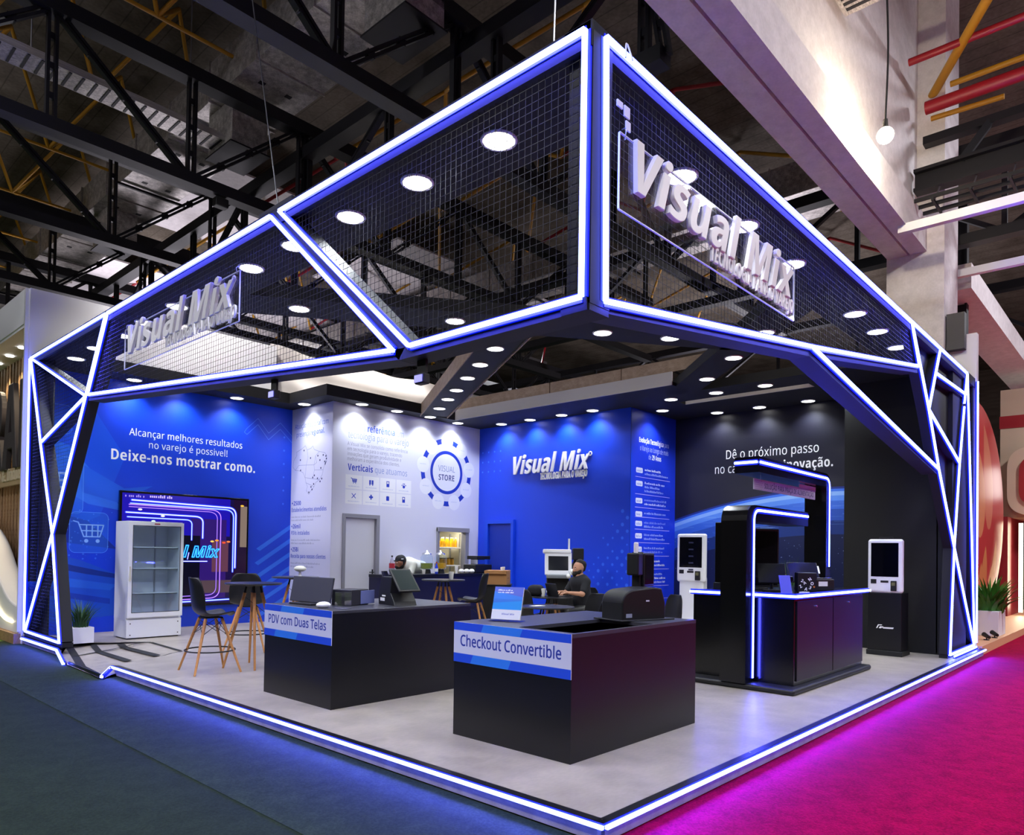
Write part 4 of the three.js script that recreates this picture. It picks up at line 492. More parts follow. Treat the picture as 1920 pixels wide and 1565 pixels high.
// added floodlamps on the second truss, put there to brighten the white fabric
for (const [x, tx, l] of [[2.5, 3.2, 'added floodlamp on the roof truss aimed at the white side wall'], [7.4, 7.6, 'added floodlamp on the roof truss aimed at the wrinkled fabric']]) { const t = thing('added_flood_lamp', l, 'lamp', [x, 7.72, -10.33]); part('housing', rb(-0.12, 0.12, 0, 0.16, -0.08, 0.08, 0.02), M.black, t); part('lamp_lens', bx(-0.1, 0.1, 0.02, 0.14, -0.088, -0.08), M.lens, t); const s = new THREE.SpotLight(lin(1, 0.95, 0.92), 45, 0, 1.0, 0.6, 2); s.position.set(x, 7.78, -10.5); s.target.position.set(tx, 5.0, -12.2); s.castShadow = true; s.shadow.radius = 4; scene.add(s, s.target); }

// ------------------------------------------------------------------ furniture
function shellGeo() {
  const pz = [0.235, 0.2, 0.1, -0.02, -0.12, -0.18, -0.205, -0.22, -0.245, -0.262], py = [-0.012, 0.008, -0.004, -0.014, 0.0, 0.06, 0.16, 0.27, 0.4, 0.47], hw = [0.19, 0.22, 0.235, 0.235, 0.235, 0.24, 0.245, 0.235, 0.2, 0.14], back = [0, 0, 0, 0.05, 0.2, 0.6, 0.9, 1, 1, 1];
  const ip = (a, t) => { const k = t * (a.length - 1), i = Math.min(a.length - 2, Math.floor(k)), f = k - i; const p = [a[Math.max(0, i - 1)], a[i], a[i + 1], a[Math.min(a.length - 1, i + 2)]]; return 0.5 * (2 * p[1] + (p[2] - p[0]) * f + (2 * p[0] - 5 * p[1] + 4 * p[2] - p[3]) * f * f + (3 * p[1] - p[0] - 3 * p[2] + p[3]) * f * f * f); };
  const nu = 26, nv = 12, side = d => { const pos = []; for (let i = 0; i <= nu; i++) for (let j = 0; j <= nv; j++) { const t = i / nu, q = j / nv * 2 - 1, b = ip(back, t), w = ip(hw, t); pos.push([q * w, ip(py, t) + 0.045 * q * q * (1 - b) - d * (1 - b), ip(pz, t) + 0.06 * q * q * b - d * b]); } return pos; };
  const A = side(0), Bq = side(0.012), P = [...A, ...Bq], idx = [], o = A.length, id = (i, j) => i * (nv + 1) + j;
  for (let i = 0; i < nu; i++) for (let j = 0; j < nv; j++) { const a = id(i, j), b = id(i, j + 1), c = id(i + 1, j + 1), d = id(i + 1, j); idx.push(a, b, c, a, c, d, o + a, o + c, o + b, o + a, o + d, o + c); }
  const rim = []; for (let j = 0; j < nv; j++) rim.push([id(0, j), id(0, j + 1)]); for (let i = 0; i < nu; i++) rim.push([id(i, nv), id(i + 1, nv)]); for (let j = nv; j > 0; j--) rim.push([id(nu, j), id(nu, j - 1)]); for (let i = nu; i > 0; i--) rim.push([id(i, 0), id(i - 1, 0)]); for (const [a, b] of rim) idx.push(a, o + a, b, b, o + a, o + b);
  const g = new THREE.BufferGeometry(); g.setAttribute('position', new THREE.Float32BufferAttribute(P.flat(), 3)); g.setAttribute('uv', new THREE.Float32BufferAttribute(P.flatMap(p => [p[0], p[2]]), 2)); g.setIndex(idx); g.computeVertexNormals(); return g;
}
const SHELL = shellGeo();
function seatThing(name, label, cat, h, group) {
  const t = thing(name, label, cat, [0, 0, 0], 0, group), tall = h > 0.6, sp = tall ? 0.3 : 0.24, sx = 0.1;
  part('seat_shell', SHELL.clone().translate(0, h, 0), M.shell, t);
  part('seat_mount', [bar([-0.12, h - 0.035, 0.1], [0.12, h - 0.035, 0.1], 0.02), bar([-0.12, h - 0.035, -0.1], [0.12, h - 0.035, -0.1], 0.02), bar([-0.1, h - 0.03, -0.1], [-0.1, h - 0.03, 0.1], 0.02), bar([0.1, h - 0.03, -0.1], [0.1, h - 0.03, 0.1], 0.02)], M.black, t);
  const foot = (a, b) => [a * sp, 0, b * (sp - 0.02)], head = (a, b) => [a * 0.11, h - 0.045, b * 0.1], mid = (a, b, f) => foot(a, b).map((v, i) => v + (head(a, b)[i] - v) * f);
  for (const [a, b] of [[1, 1], [1, -1], [-1, 1], [-1, -1]]) part('leg', rod(foot(a, b), head(a, b), 0.013, 0.02, 12), M.wood, t);
  part('wire_brace', [[1, 1, -1, 1], [1, -1, -1, -1], [1, 1, 1, -1], [-1, 1, -1, -1]].flatMap(([a, b, c, d]) => [rod(mid(a, b, 0.7), mid(c, d, 0.97), 0.004, 0.004, 6), rod(mid(c, d, 0.7), mid(a, b, 0.97), 0.004, 0.004, 6)]), M.black, t);
  if (tall) part('foot_ring', at(new THREE.TorusGeometry(0.335, 0.009, 8, 40).rotateX(Math.PI / 2).scale(0.93, 1, 0.88), 0, 0.27, 0), M.black, t);
  return t;
}
let bar0, chair0; const S_GROUP = 'black shell bar stools', C_GROUP = 'black shell chairs with wooden legs';
function place(kind, x, z, turn, label) {
  const tall = kind === 'bar_stool'; let o = tall ? bar0 : chair0;
  if (!o) { o = tall ? (bar0 = seatThing('bar_stool', label, 'stool', 0.71, S_GROUP)) : (chair0 = seatThing('shell_chair', label, 'chair', 0.45, C_GROUP)); }
  else { o = o.clone(); o.name = numbered(kind); scene.add(o); o.userData = { label, category: tall ? 'stool' : 'chair', group: tall ? S_GROUP : C_GROUP }; }
  o.position.set(x, 0, z); o.rotation.y = turn; return o;
}
function table(x, z, h, d, label, turn = 0.4) {
  const t = thing(h > 0.9 ? 'bar_table' : 'round_table', label, 'table', [x, 0, z], turn, 'round black tables with wooden legs');
  part('table_top', lathe([[0, h - 0.022], [d / 2 - 0.01, h - 0.022], [d / 2, h - 0.01], [d / 2 - 0.004, h], [0, h]], 48), std(0x15151b, 0.32), t); part('hub', [cyl(0.09, 0.13, 0.02, 0, h - 0.045, 0, 20)], M.black, t);
  for (const [a, b] of [[1, 1], [1, -1], [-1, 1], [-1, -1]]) { const f = [a * 0.25, 0, b * 0.25], k = [a * 0.075, h - 0.13, b * 0.075], u = [a * 0.06, h - 0.03, b * 0.06]; part('leg', rod(f, k, 0.014, 0.022, 12), M.wood, t); part('leg_bracket', rod(k, u, 0.016, 0.012, 10), M.black, t); }
  part('wire_brace', [[1, 1, -1, -1], [1, -1, -1, 1]].map(([a, b, c, d]) => rod([a * 0.13, h * 0.62, b * 0.13], [c * 0.09, h * 0.85, d * 0.09], 0.004, 0.004, 6)), M.black, t); return t;
}
place('bar_stool', 0.72, -6.53, Math.PI / 2 - 0.1, 'black shell bar stool nearest the aisle, seen from its side'); place('bar_stool', 1.95, -7.95, 2.5, 'black shell bar stool behind the nearer bar table, back turned'); place('bar_stool', 1.75, -5.5, 0.4, 'black shell bar stool mostly hidden behind the two screen counter'); place('bar_stool', 5.42, -6.6, -2.6, 'black shell bar stool between the service bar table and the cardboard box'); place('bar_stool', 4.75, -7.9, 0.7, 'black shell bar stool on the far side of the service bar table');
table(1.27, -6.5, 1.1, 0.72, 'tall round black table next to the side on bar stool'); table(2.9, -8.2, 1.1, 0.75, 'tall round black table farther back by the slogan wall'); table(5.3, -7.25, 1.05, 0.78, 'tall round black table in front of the service bar'); table(4.95, -4.55, 0.75, 0.85, 'low round black table behind the brochure stand'); table(6.66, -5.85, 0.77, 0.8, 'low round black table where the seated man works');
place('shell_chair', 5.1, -3.75, 0.15 + Math.PI, 'black shell chair in front of the low table, nearest the checkout counter'); place('shell_chair', 5.75, -4.3, -Math.PI / 2, 'black shell chair between the low table and the black pod'); place('shell_chair', 4.75, -5.35, 0.2, 'black shell chair behind the low table with papers'); place('shell_chair', 7.33, -5.62, -1.85, 'black shell chair the seated man sits on'); place('shell_chair', 6.1, -6.0, 1.3, 'black shell chair across the table from the seated man'); place('shell_chair', 6.6, -3.5, -1.1, 'black shell chair beside the pod and the tall white kiosk'); place('shell_chair', 7.6, -4.7, 2.4, 'black shell chair standing near the timeline wall');

// ------------------------------------------------------------------ exhibit counters
function counterLabel(text, w) { return canvas(1024, 270, (g, W, H) => { g.fillStyle = '#2350d6'; g.fillRect(0, 0, W, H); g.fillStyle = '#2f7fe8'; g.beginPath(); g.moveTo(W * 0.28, 0); g.lineTo(W * 0.62, 0); g.lineTo(W * 0.5, H); g.lineTo(W * 0.16, H); g.fill(); g.fillStyle = '#d3d6e6'; g.fillRect(0, H * 0.2, W, H * 0.58); fit(g, text, W * 0.06, W * 0.93, H * 0.58, 100, { color: '#22379c', fat: 3 }); g.fillStyle = 'rgba(34,55,156,0.0)'; }); }
function counter(label, x0, x1, z0, z1, text, hole) {
  const h = 0.955, t = thing('display_counter', label, 'counter', [x0, 0, z0]), w = x1 - x0, d = z1 - z0;
  part('body', [bx(0, 0.03, 0, h - 0.03, 0, d), bx(w - 0.03, w, 0, h - 0.03, 0, d), bx(0.03, w - 0.03, 0, h - 0.03, 0, 0.03), bx(0.03, w - 0.03, 0, h - 0.03, d - 0.03, d)], M.counter, t);
  if (!hole) part('worktop', rb(0, w, h - 0.03, h, 0, d, 0.004), std(0x3a3a40, 0.35), t); else { const [a, b, c, e] = hole, m = std(0x3a3a40, 0.35); part('worktop', [bx(0, w, h - 0.03, h, 0, c), bx(0, w, h - 0.03, h, e, d), bx(0, a, h - 0.03, h, c, e), bx(b, w, h - 0.03, h, c, e)], m, t); part('sunken_tray', [bx(a, b, h - 0.2, h - 0.18, c, e)], M.blackMatte, t, 'black sunken tray'); }
  part('label_panel', bx(-0.006, 0, 0.62, h, 0, d), std(0xe4e4ee, 0.4), t); part('label_print', quad([-0.0075, 0.62, 0], [-0.0075, 0.62, d], [-0.0075, h, d], [-0.0075, h, 0]), std(0xffffff, 0.4, 0, { map: counterLabel(text) }), t, 'blue and white printed label'); return t;
}
counter('black counter with a blue and white label carrying the wide grey monitor', 0.55, 2.42, -4.87, -3.59, 'PDV com Duas Telas'); counter('black counter with a blue and white label carrying the brochure easel', 0.785, 2.66, -2.11, -0.85, 'Checkout Convertible', [0.08, 1.2, 0.66, 1.22]);
const H1 = 0.955;
{ // on the two screen counter
  const t = thing('monitor', 'wide grey monitor turned away at the aisle end of the two screen counter', 'monitor', [0.86, H1, -4.5], -Math.PI / 2 + 0.06); const sc = rb(-0.36, 0.36, 0.02, 0.3, -0.012, 0.012, 0.008).rotateX(-0.18); part('panel', sc, std(0x3b3c46, 0.4), t); part('foot', rb(-0.2, 0.2, 0, 0.02, -0.05, 0.12, 0.006), M.black, t);
  const a = thing('acrylic_block', 'small clear acrylic block near the corner of the two screen counter', 'block', [0.8, H1, -3.78]); part('walls', [bx(-0.06, 0.06, 0, 0.165, -0.06, -0.055), bx(-0.06, 0.06, 0, 0.165, 0.055, 0.06), bx(-0.06, -0.055, 0, 0.165, -0.055, 0.055), bx(0.055, 0.06, 0, 0.165, -0.055, 0.055)], M.acrylic, a); part('base', bx(-0.06, 0.06, 0, 0.006, -0.06, 0.06), std(0x6a6a80, 0.3), a);
  solo('crumpled_napkin', at(new THREE.IcosahedronGeometry(0.07, 2).scale(1.1, 0.5, 0.9), 0.7, H1 + 0.03, -3.98), M.paper, 'crumpled white napkin beside the clear acrylic block', 'napkin');
  const bxx = thing('equipment_case', 'low grey equipment case in the middle of the two screen counter', 'case', [1.18, H1, -4.2], 0.35); part('body', rb(-0.16, 0.16, 0, 0.17, -0.13, 0.13, 0.01), std(0x2c2b33, 0.5), bxx); part('side_plate', rb(0.0, 0.26, 0.01, 0.155, 0.13, 0.14, 0.004), std(0x6f78b4, 0.3), bxx);
  const p = thing('pos_terminal', 'black touch terminal with tilted screen on the two screen counter', 'terminal', [1.62, H1, -3.95], -1.75);
  const s = new THREE.Shape([[-0.16, 0], [0.2, 0], [0.18, 0.04], [0.1, 0.13], [0.13, 0.3], [-0.1, 0.3], [-0.17, 0.13]].map(q => new THREE.Vector2(...q))); part('body', at(new THREE.ExtrudeGeometry(s, { depth: 0.26, bevelEnabled: true, bevelSize: 0.008, bevelThickness: 0.008, bevelSegments: 2 }), 0, 0, -0.13), M.black, p);
  const scr = part('screen_panel', at(rb(-0.17, 0.17, -0.01, 0.012, -0.13, 0.13, 0.006).rotateZ(-0.75), 0.17, 0.27, 0), M.black, p); part('screen', at(bx(-0.15, 0.15, 0.012, 0.0135, -0.11, 0.11).rotateZ(-0.75), 0.17, 0.27, 0), std(0x2c3434, 0.12), p); part('sticker', [bx(-0.12, -0.02, 0.04, 0.075, 0.139, 0.141), bx(-0.08, 0.0, 0.09, 0.105, 0.139, 0.141)], M.white, p);
}
{ // on the checkout counter
  const b = thing('brochure_stand', 'clear easel holding a blue and white brochure on the checkout counter', 'stand', [1.1, H1, -1.82], -1.22);
  const tex = canvas(256, 300, (g, W, H) => { g.fillStyle = '#3d7fe4'; g.fillRect(0, 0, W, H); g.fillStyle = '#5a6ad2'; g.beginPath(); g.moveTo(0, 0); g.lineTo(W, 0); g.lineTo(W, H * 0.3); g.lineTo(0, H * 0.14); g.fill(); g.fillStyle = '#2f9bf4'; g.beginPath(); g.moveTo(0, H * 0.5); g.lineTo(W, H * 0.42); g.lineTo(W, H); g.lineTo(0, H); g.fill(); g.fillStyle = '#e4e6f2'; g.fillRect(0, H * 0.7, W, H); greek(g, W * 0.12, H * 0.12, W * 0.5, 12, '#fff', 1); greek(g, W * 0.12, H * 0.19, W * 0.54, 12, '#fff', 1); fit(g, 'Visual Mix', W * 0.34, W * 0.78, H * 0.86, 22, { bold: 1, italic: 1, color: '#4a5cc0' }); });
  const lean = g => g.rotateX(-0.32); part('brochure', lean(bx(-0.135, 0.135, 0.02, 0.31, -0.012, 0)), M.paper, b); part('brochure_cover', lean(quad([-0.135, 0.02, 0.001], [0.135, 0.02, 0.001], [0.135, 0.31, 0.001], [-0.135, 0.31, 0.001])), std(0xffffff, 0.35, 0, { map: tex }), b);
  part('easel', [lean(bx(-0.15, 0.15, 0.01, 0.2, 0.004, 0.007)), bx(-0.15, 0.15, 0, 0.006, -0.12, 0.03), lean(bx(-0.15, 0.15, 0.01, 0.26, -0.018, -0.015))], M.acrylic, b);
  const k = thing('checkout_scanner', 'bulky black checkout machine on the counter with the brochure easel', 'machine', [2.25, H1, -1.25], -0.25);
  const s = new THREE.Shape(); s.moveTo(-0.27, 0.01); s.lineTo(-0.27, 0.16); s.quadraticCurveTo(-0.26, 0.25, -0.15, 0.265); s.lineTo(0.1, 0.285); s.lineTo(0.19, 0.275); s.lineTo(0.235, 0.15); s.lineTo(0.23, 0.01); s.closePath();
  part('housing', at(new THREE.ExtrudeGeometry(s, { depth: 0.26, bevelEnabled: true, bevelSize: 0.012, bevelThickness: 0.012, bevelSegments: 2 }), 0, 0, -0.13), M.black, k); part('output_slot', bx(0.236, 0.246, 0.03, 0.13, -0.09, 0.09), M.blackMatte, k); part('rating_plate', bx(-0.24, -0.17, 0.03, 0.065, 0.143, 0.145), std(0x9aa0b0, 0.4), k); part('badge', bx(0.0, 0.04, 0.17, 0.182, 0.143, 0.145), M.white, k); part('base_tray', rb(-0.33, 0.32, 0, 0.012, -0.2, 0.19, 0.005), M.black, k);
  const m = thing('checkout_monitor', 'black upright customer monitor on a post above the checkout machine', 'monitor', [2.42, H1, -1.32], 0.18); part('post', rb(-0.06, 0.04, 0.27, 0.62, -0.05, 0.03, 0.01), M.black, m); part('panel', rb(-0.02, 0.24, 0.29, 0.61, 0.03, 0.06, 0.012), M.black, m); part('screen', bx(0.0, 0.22, 0.315, 0.59, 0.06, 0.062), std(0x120d10, 0.05), m); part('rear_hood', rb(-0.14, -0.02, 0.4, 0.61, -0.07, 0.05, 0.015), M.black, m); part('card_reader', rb(-0.1, -0.035, 0.6, 0.71, -0.02, 0.01, 0.012), M.white, m, 'white card reader on top');
  solo('leaflet_pile', [0, 1, 2].map(i => bx(2.48, 2.63, H1 + i * 0.009, H1 + 0.008 + i * 0.009, -1.75 + i * 0.006, -1.55 + i * 0.004)), M.paper, 'small pile of white leaflets behind the checkout machine', 'leaflets');
}

// ------------------------------------------------------------------ black pod with two arches
const pod = thing('food_court_pod', 'black food court pod counter with blue edge light and two nested arches', 'pod');
part('plinth', rb(4.6, 7.4, 0.001, 0.07, -2.1, -0.68, 0.03, 3), M.black, pod); part('cabinet', rb(4.84, 7.3, 0.07, 1.07, -2.05, -0.78, 0.008), M.gloss, pod); part('worktop', rb(4.8, 7.45, 1.07, 1.12, -2.08, -0.74, 0.01), M.gloss, pod);
for (const [x0, x1] of [[4.9, 6.08], [6.1, 7.28]]) { const d = part('door', rb(x0, x1, 0.12, 1.04, -0.785, -0.765, 0.004), M.counter, pod); part('lock', cyl(0.012, 0.012, 0.01, 0, 0, 0, 12).rotateX(Math.PI / 2).translate((x0 + x1) / 2, 0.96, -0.764), M.chrome, d); }
ledLine(pod, [[4.79, 1.1, -0.74], [7.45, 1.1, -0.735]], [0, 0, 1]); ledLine(pod, [[4.785, 1.1, -1.24], [4.785, 1.1, -0.735]], [-1, 0, 0]); ledLine(pod, [[4.785, 1.1, -2.06], [4.785, 1.1, -1.57]], [-1, 0, 0]);
function archPath(pts, r) { const c = new THREE.CurvePath(), P = pts.map(p => V(...p)); for (let i = 0; i < P.length - 1; i++) { let a = P[i], b = P[i + 1]; if (i > 0) { a = P[i].clone().add(b.clone().sub(P[i]).normalize().multiplyScalar(r)); } if (i < P.length - 2) { const e = b.clone().add(P[i].clone().sub(b).normalize().multiplyScalar(r)); c.add(new THREE.LineCurve3(a, e)); const n = b.clone().add(P[i + 2].clone().sub(b).normalize().multiplyScalar(r)); c.add(new THREE.QuadraticBezierCurve3(e, b, n)); } else c.add(new THREE.LineCurve3(a, b)); } return c; }
function arch(outer, th, z0, z1, r) {   // outer polyline in x, y; a slab th thick on its inner side
  const c = archPath(outer.map(p => [p[0], p[1], 0]), r), N = 60, S = new THREE.Shape(), In = []; for (let i = 0; i <= N; i++) { const p = c.getPoint(i / N), t = c.getTangent(i / N), n = V(t.y, -t.x, 0).multiplyScalar(th); i ? S.lineTo(p.x, p.y) : S.moveTo(p.x, p.y); In.unshift([p.x + n.x, p.y + n.y]); } for (const q of In) S.lineTo(...q); S.closePath(); return at(new THREE.ExtrudeGeometry(S, { depth: z1 - z0, bevelEnabled: false }), 0, 0, z0);
}
part('arch', arch([[4.58, 0.07], [4.58, 2.16], [6.5, 2.16]], 0.19, -1.56, -1.24, 0.22), M.gloss, pod); part('arch', arch([[4.8, 2.74], [7.26, 2.74], [7.26, 1.12]], 0.19, -1.5, -1.2, 0.22), M.gloss, pod);
const lineLed = (pts, r, z, n = 28) => { const c = archPath(pts.map(p => [p[0], p[1], z]), r), P = c.getPoints(n); const q = [P[0]]; for (const p of P) if (p.distanceTo(q[q.length - 1]) > 1e-3) q.push(p); part('led_strip', q.slice(1).map((p, i) => bar(q[i].toArray(), p.toArray(), 0.022, 0.028, [0, 0, 1])), M.led, pod); part('led_halo', q.slice(1).map((p, i) => bar([q[i].x, q[i].y, q[i].z - 0.006], [p.x, p.y, p.z - 0.006], 0.018, 0.07, [0, 0, 1])), M.ledHalo, pod, 'painted blue halo behind the light strip'); };  // the wider blue band behind the strip is a painted halo
lineLed([[4.76, 0.12], [4.76, 2.1], [6.48, 2.1]], 0.14, -1.235); lineLed([[4.82, 2.67], [7.18, 2.67], [7.18, 1.42]], 0.14, -1.195); ledLine(pod, [[4.79, 2.67, -1.49], [4.79, 2.67, -1.21]], [-1, 0, 0], { lights: false });
for (const [p, l, d] of [[[4.76, 1.0, -1.215], 1.8, [0, 1, 0]], [[5.6, 2.1, -1.215], 1.7, [1, 0, 0]], [[6.0, 2.67, -1.175], 2.3, [1, 0, 0]], [[7.18, 2.0, -1.175], 1.2, [0, 1, 0]]]) rectLight(p, [0, 0, 1], 0.026, l, d, LED_RGB, LED_POWER);
part('task_lamp', rb(4.95, 5.4, 2.0, 2.02, -1.5, -1.4, 0.004), glow(0.75, 0.85, 1, 4), pod); rectLight([5.2, 1.98, -1.45], [0, -1, 0], 0.45, 0.08, [0, 0, 1], [0.6, 0.7, 1], 8);
{ const tex = canvas(1024, 72, (g, W, H) => { g.fillStyle = '#c9c4dc'; g.fillRect(0, 0, W, H); g.fillStyle = '#7d79a0'; for (let i = 0; i < 6; i++) for (let j = 0; j < 5; j++) { g.beginPath(); g.arc(22 + i * 18 + (j % 2) * 8, 10 + j * 14, 3.2, 0, 7); g.fill(); } fit(g, 'SOLUÇÃO PARA PRAÇA DE ALIMENTAÇÃO', W * 0.15, W * 0.97, H * 0.78, 50, { bold: 1, color: '#41407a' }); });
  const t = thing('hanging_sign', 'white strip sign reading SOLUÇÃO PARA PRAÇA DE ALIMENTAÇÃO under the upper arch', 'sign', [4.9, 2.36, -1.3]); part('board', bx(0, 2.02, 0, 0.13, -0.01, 0), std(0xc9c4dc, 0.5), t); part('sign_print', quad([0, 0, 0.001], [2.02, 0, 0.001], [2.02, 0.13, 0.001], [0, 0.13, 0.001]), std(0xffffff, 0.5, 0, { map: tex }), t); for (const x of [0.2, 1.8]) part('wire', rod([x, 0.13, -0.005], [x, 0.189, -0.005], 0.002, 0.002, 5), M.alu, t); part('sticker', bx(1.45, 2.05, 0.12, 0.18, -0.012, -0.004), M.white, t); }
{ const w1 = 1.12, it = (name, label, cat, x, z, turn) => thing(name, label, cat, [x, w1, z], turn);
  const menu = it('menu_screen', 'tall dark menu screen standing under the lower arch', 'screen', 5.75, -1.66, -0.35); part('panel', rb(-0.42, 0.42, 0.02, 0.8, -0.03, 0.03, 0.01), M.black, menu); part('screen', bx(-0.39, 0.39, 0.05, 0.77, 0.03, 0.032), std(0x0c0a10, 0.06), menu); part('stand', rb(-0.15, 0.15, 0, 0.02, -0.1, 0.1, 0.004), M.black, menu);
  const m1 = it('touch_monitor', 'black touch monitor tilted back behind the printed bag', 'monitor', 5.45, -1.3, -1.0); part('panel', at(rb(-0.17, 0.17, -0.14, 0.14, -0.012, 0.012, 0.008).rotateX(-0.5), 0, 0.22, 0), M.gloss, m1); part('foot', rb(-0.1, 0.1, 0, 0.02, -0.1, 0.1, 0.006), M.black, m1); part('arm', rod([0, 0.02, 0], [0, 0.2, -0.03], 0.02), M.black, m1);
  const m2 = it('touch_monitor', 'black touch monitor leaning at the far end of the pod', 'monitor', 6.5, -1.3, -0.9); part('panel', at(rb(-0.2, 0.2, -0.16, 0.16, -0.014, 0.014, 0.008).rotateX(-0.6), 0, 0.22, 0), M.gloss, m2); part('foot', rb(-0.1, 0.1, 0, 0.02, -0.1, 0.1, 0.006), M.black, m2); part('arm', rod([0, 0.02, 0], [0, 0.2, -0.03], 0.02), M.black, m2); part('paper_slip', at(bx(0.12, 0.22, 0, 0.12, 0.02, 0.022).rotateX(-0.6), 0, 0.2, 0), M.paper, m2);
  const bagTex = canvas(256, 256, (g, W, H) => { g.fillStyle = '#0b0a10'; g.fillRect(0, 0, W, H); g.fillStyle = '#fff'; g.font = `bold 62px ${SANS}`; for (const [s, x, y, a] of [['Z', 40, 190, -0.6], ['A', 90, 140, -0.5], ['2', 60, 110, 0.3], ['N', 160, 90, -0.7], ['O', 190, 150, 0], ['3', 170, 210, 0.4], ['A', 110, 230, 0.2]]) { g.save(); g.translate(x, y); g.rotate(a); g.fillText(s, -20, 20); g.restore(); } g.fillStyle = '#c87832'; g.beginPath(); g.arc(222, 196, 14, 0, 7); g.fill(); });
  const bag = it('paper_bag', 'small black bag printed with scattered white letters', 'bag', 5.72, -0.98, -0.85); part('sack', rb(-0.12, 0.12, 0, 0.24, -0.06, 0.06, 0.015), std(0x0b0a10, 0.5), bag); part('bag_print', quad([-0.115, 0.01, 0.0615], [0.115, 0.01, 0.0615], [0.115, 0.23, 0.0615], [-0.115, 0.23, 0.0615]), std(0xffffff, 0.5, 0, { map: bagTex }), bag);
  const pr = it('receipt_printer', 'low black receipt printer with white plate on the pod edge', 'printer', 6.2, -0.98, -0.45); part('body', rb(-0.16, 0.16, 0, 0.15, -0.1, 0.1, 0.012), M.black, pr); part('plate', bx(-0.11, 0.04, 0.06, 0.12, 0.1, 0.102), M.white, pr); part('lid', rb(-0.14, 0.14, 0.15, 0.165, -0.08, 0.08, 0.005), M.gloss, pr);
  const card = it('table_card', 'blue leaflet leaning by the pod corner', 'leaflet', 5.05, -0.95, -0.7); part('sheet', at(bx(-0.07, 0.07, 0, 0.22, -0.002, 0.002).rotateX(-0.3), 0, 0, 0), std(0x4a4fc8, 0.4), card); part('holder', bx(-0.08, 0.08, 0, 0.006, -0.08, 0.03), M.acrylic, card);
  const sc = it('barcode_scanner', 'small handheld scanner with blue glints on the pod corner', 'scanner', 5.22, -1.0, 0.6); part('head', rb(-0.035, 0.035, 0.13, 0.2, -0.06, 0.05, 0.015), M.gloss, sc); part('grip', rod([0, 0, 0], [0, 0.14, -0.01], 0.03, 0.022), M.gloss, sc); part('base', cyl(0.06, 0.05, 0.02, 0, 0, 0, 16), M.black, sc);
  solo('paper_slip', bx(5.3, 5.42, w1, w1 + 0.012, -0.9, -0.82), M.paper, 'small white paper slip on the pod corner', 'paper'); const cpu = it('wall_monitor', 'black vertical screen edge on behind the tall arch', 'screen', 4.98, -1.72, 0.1); part('panel', rb(-0.03, 0.03, 0.1, 0.85, -0.1, 0.08, 0.01), M.gloss, cpu); part('foot', rb(-0.08, 0.08, 0, 0.1, -0.1, 0.1, 0.01), M.black, cpu); }

// ------------------------------------------------------------------ kiosks
function kiosk(label, x, zc, w, y0, y1, ped, logo) {
  const t = thing('self_service_kiosk', label, 'kiosk', [x, 0, zc], -Math.PI / 2, 'self service kiosks'), k = w / 0.52;   // local +z looks at -x of the stand
  part('head', rb(-w / 2, w / 2, y0, y1, -0.1, 0, 0.045, 4), M.white, t, 'white rounded head'); const sh = y1 - y0; part('screen', rb(-w * 0.4, w * 0.38, y0 + sh * 0.3, y1 - sh * 0.07, -0.01, 0.003, 0.004), std(0x05060f, 0.06), t, 'dark glossy screen');
  part('ticket_slot', bx(-w * 0.4, -w * 0.24, y0 + sh * 0.17, y0 + sh * 0.25, 0, 0.004), M.black, t); part('card_slot', bx(-w * 0.12, w * 0.1, y0 + sh * 0.19, y0 + sh * 0.23, 0, 0.004), M.black, t); const cr_ = part('card_reader', rb(w * 0.18, w * 0.34, y0 + sh * 0.04, y0 + sh * 0.23, 0, 0.05, 0.012), M.black, t); part('reader_screen', bx(w * 0.21, w * 0.31, y0 + sh * 0.14, y0 + sh * 0.2, 0.05, 0.052), std(0x6a6a48, 0.3), cr_);
  if (ped === 'black') { part('pedestal', rb(-w * 0.5, w * 0.46, 0.08, y0, -0.42, -0.02, 0.008), M.counter, t); part('base', rb(-w * 0.52, w * 0.5, 0.001, 0.08, -0.46, 0.01, 0.006), M.black, t); part('top_bracket', [rod([-0.1, y1, -0.06], [-0.1, y1 + 0.03, -0.06], 0.005), rod([0.1, y1, -0.06], [0.1, y1 + 0.03, -0.06], 0.005), rod([-0.1, y1 + 0.03, -0.06], [0.1, y1 + 0.03, -0.06], 0.005)], M.black, t); }
  else { part('pedestal', rb(-w * 0.42, w * 0.42, 0.06, y0 + 0.1, -0.2, -0.03, 0.02), M.white, t); part('base', rb(-w * 0.5, w * 0.5, 0.001, 0.06, -0.35, 0.15, 0.01), M.white, t); part('screen_print', [0, 1, 2, 3, 4].map(i => bx(-0.05, 0.06, y1 - 0.2 - i * 0.14, y1 - 0.17 - i * 0.14, 0.003, 0.0035)), std(0x2a2c4a, 0.4), t); }
  if (logo) { const L = [[[-0.13, 0.43], [-0.1, 0.49], [-0.04, 0.49], [-0.045, 0.478], [-0.09, 0.475], [-0.11, 0.43]], [[-0.09, 0.43], [-0.07, 0.462], [-0.02, 0.462], [-0.03, 0.44], [-0.05, 0.44], [-0.055, 0.43]], [[-0.03, 0.43], [-0.02, 0.45], [0.13, 0.455], [0.12, 0.43]]]; part('emblem', L.map(p => at(new THREE.ExtrudeGeometry(new THREE.Shape(p.map(q => new THREE.Vector2(...q))), { depth: 0.003, bevelEnabled: false }), 0, 0, -0.021)), M.white, t, 'white slanted maker emblem'); }
}
kiosk('white headed kiosk on a black pedestal by the plain black wall', 9.1, -0.975, 0.52, 1.0, 1.86, 'black', true); kiosk('tall all white kiosk in the corner by the timeline wall', 10.1, -4.95, 0.66, 1.0, 2.0, 'white', false);

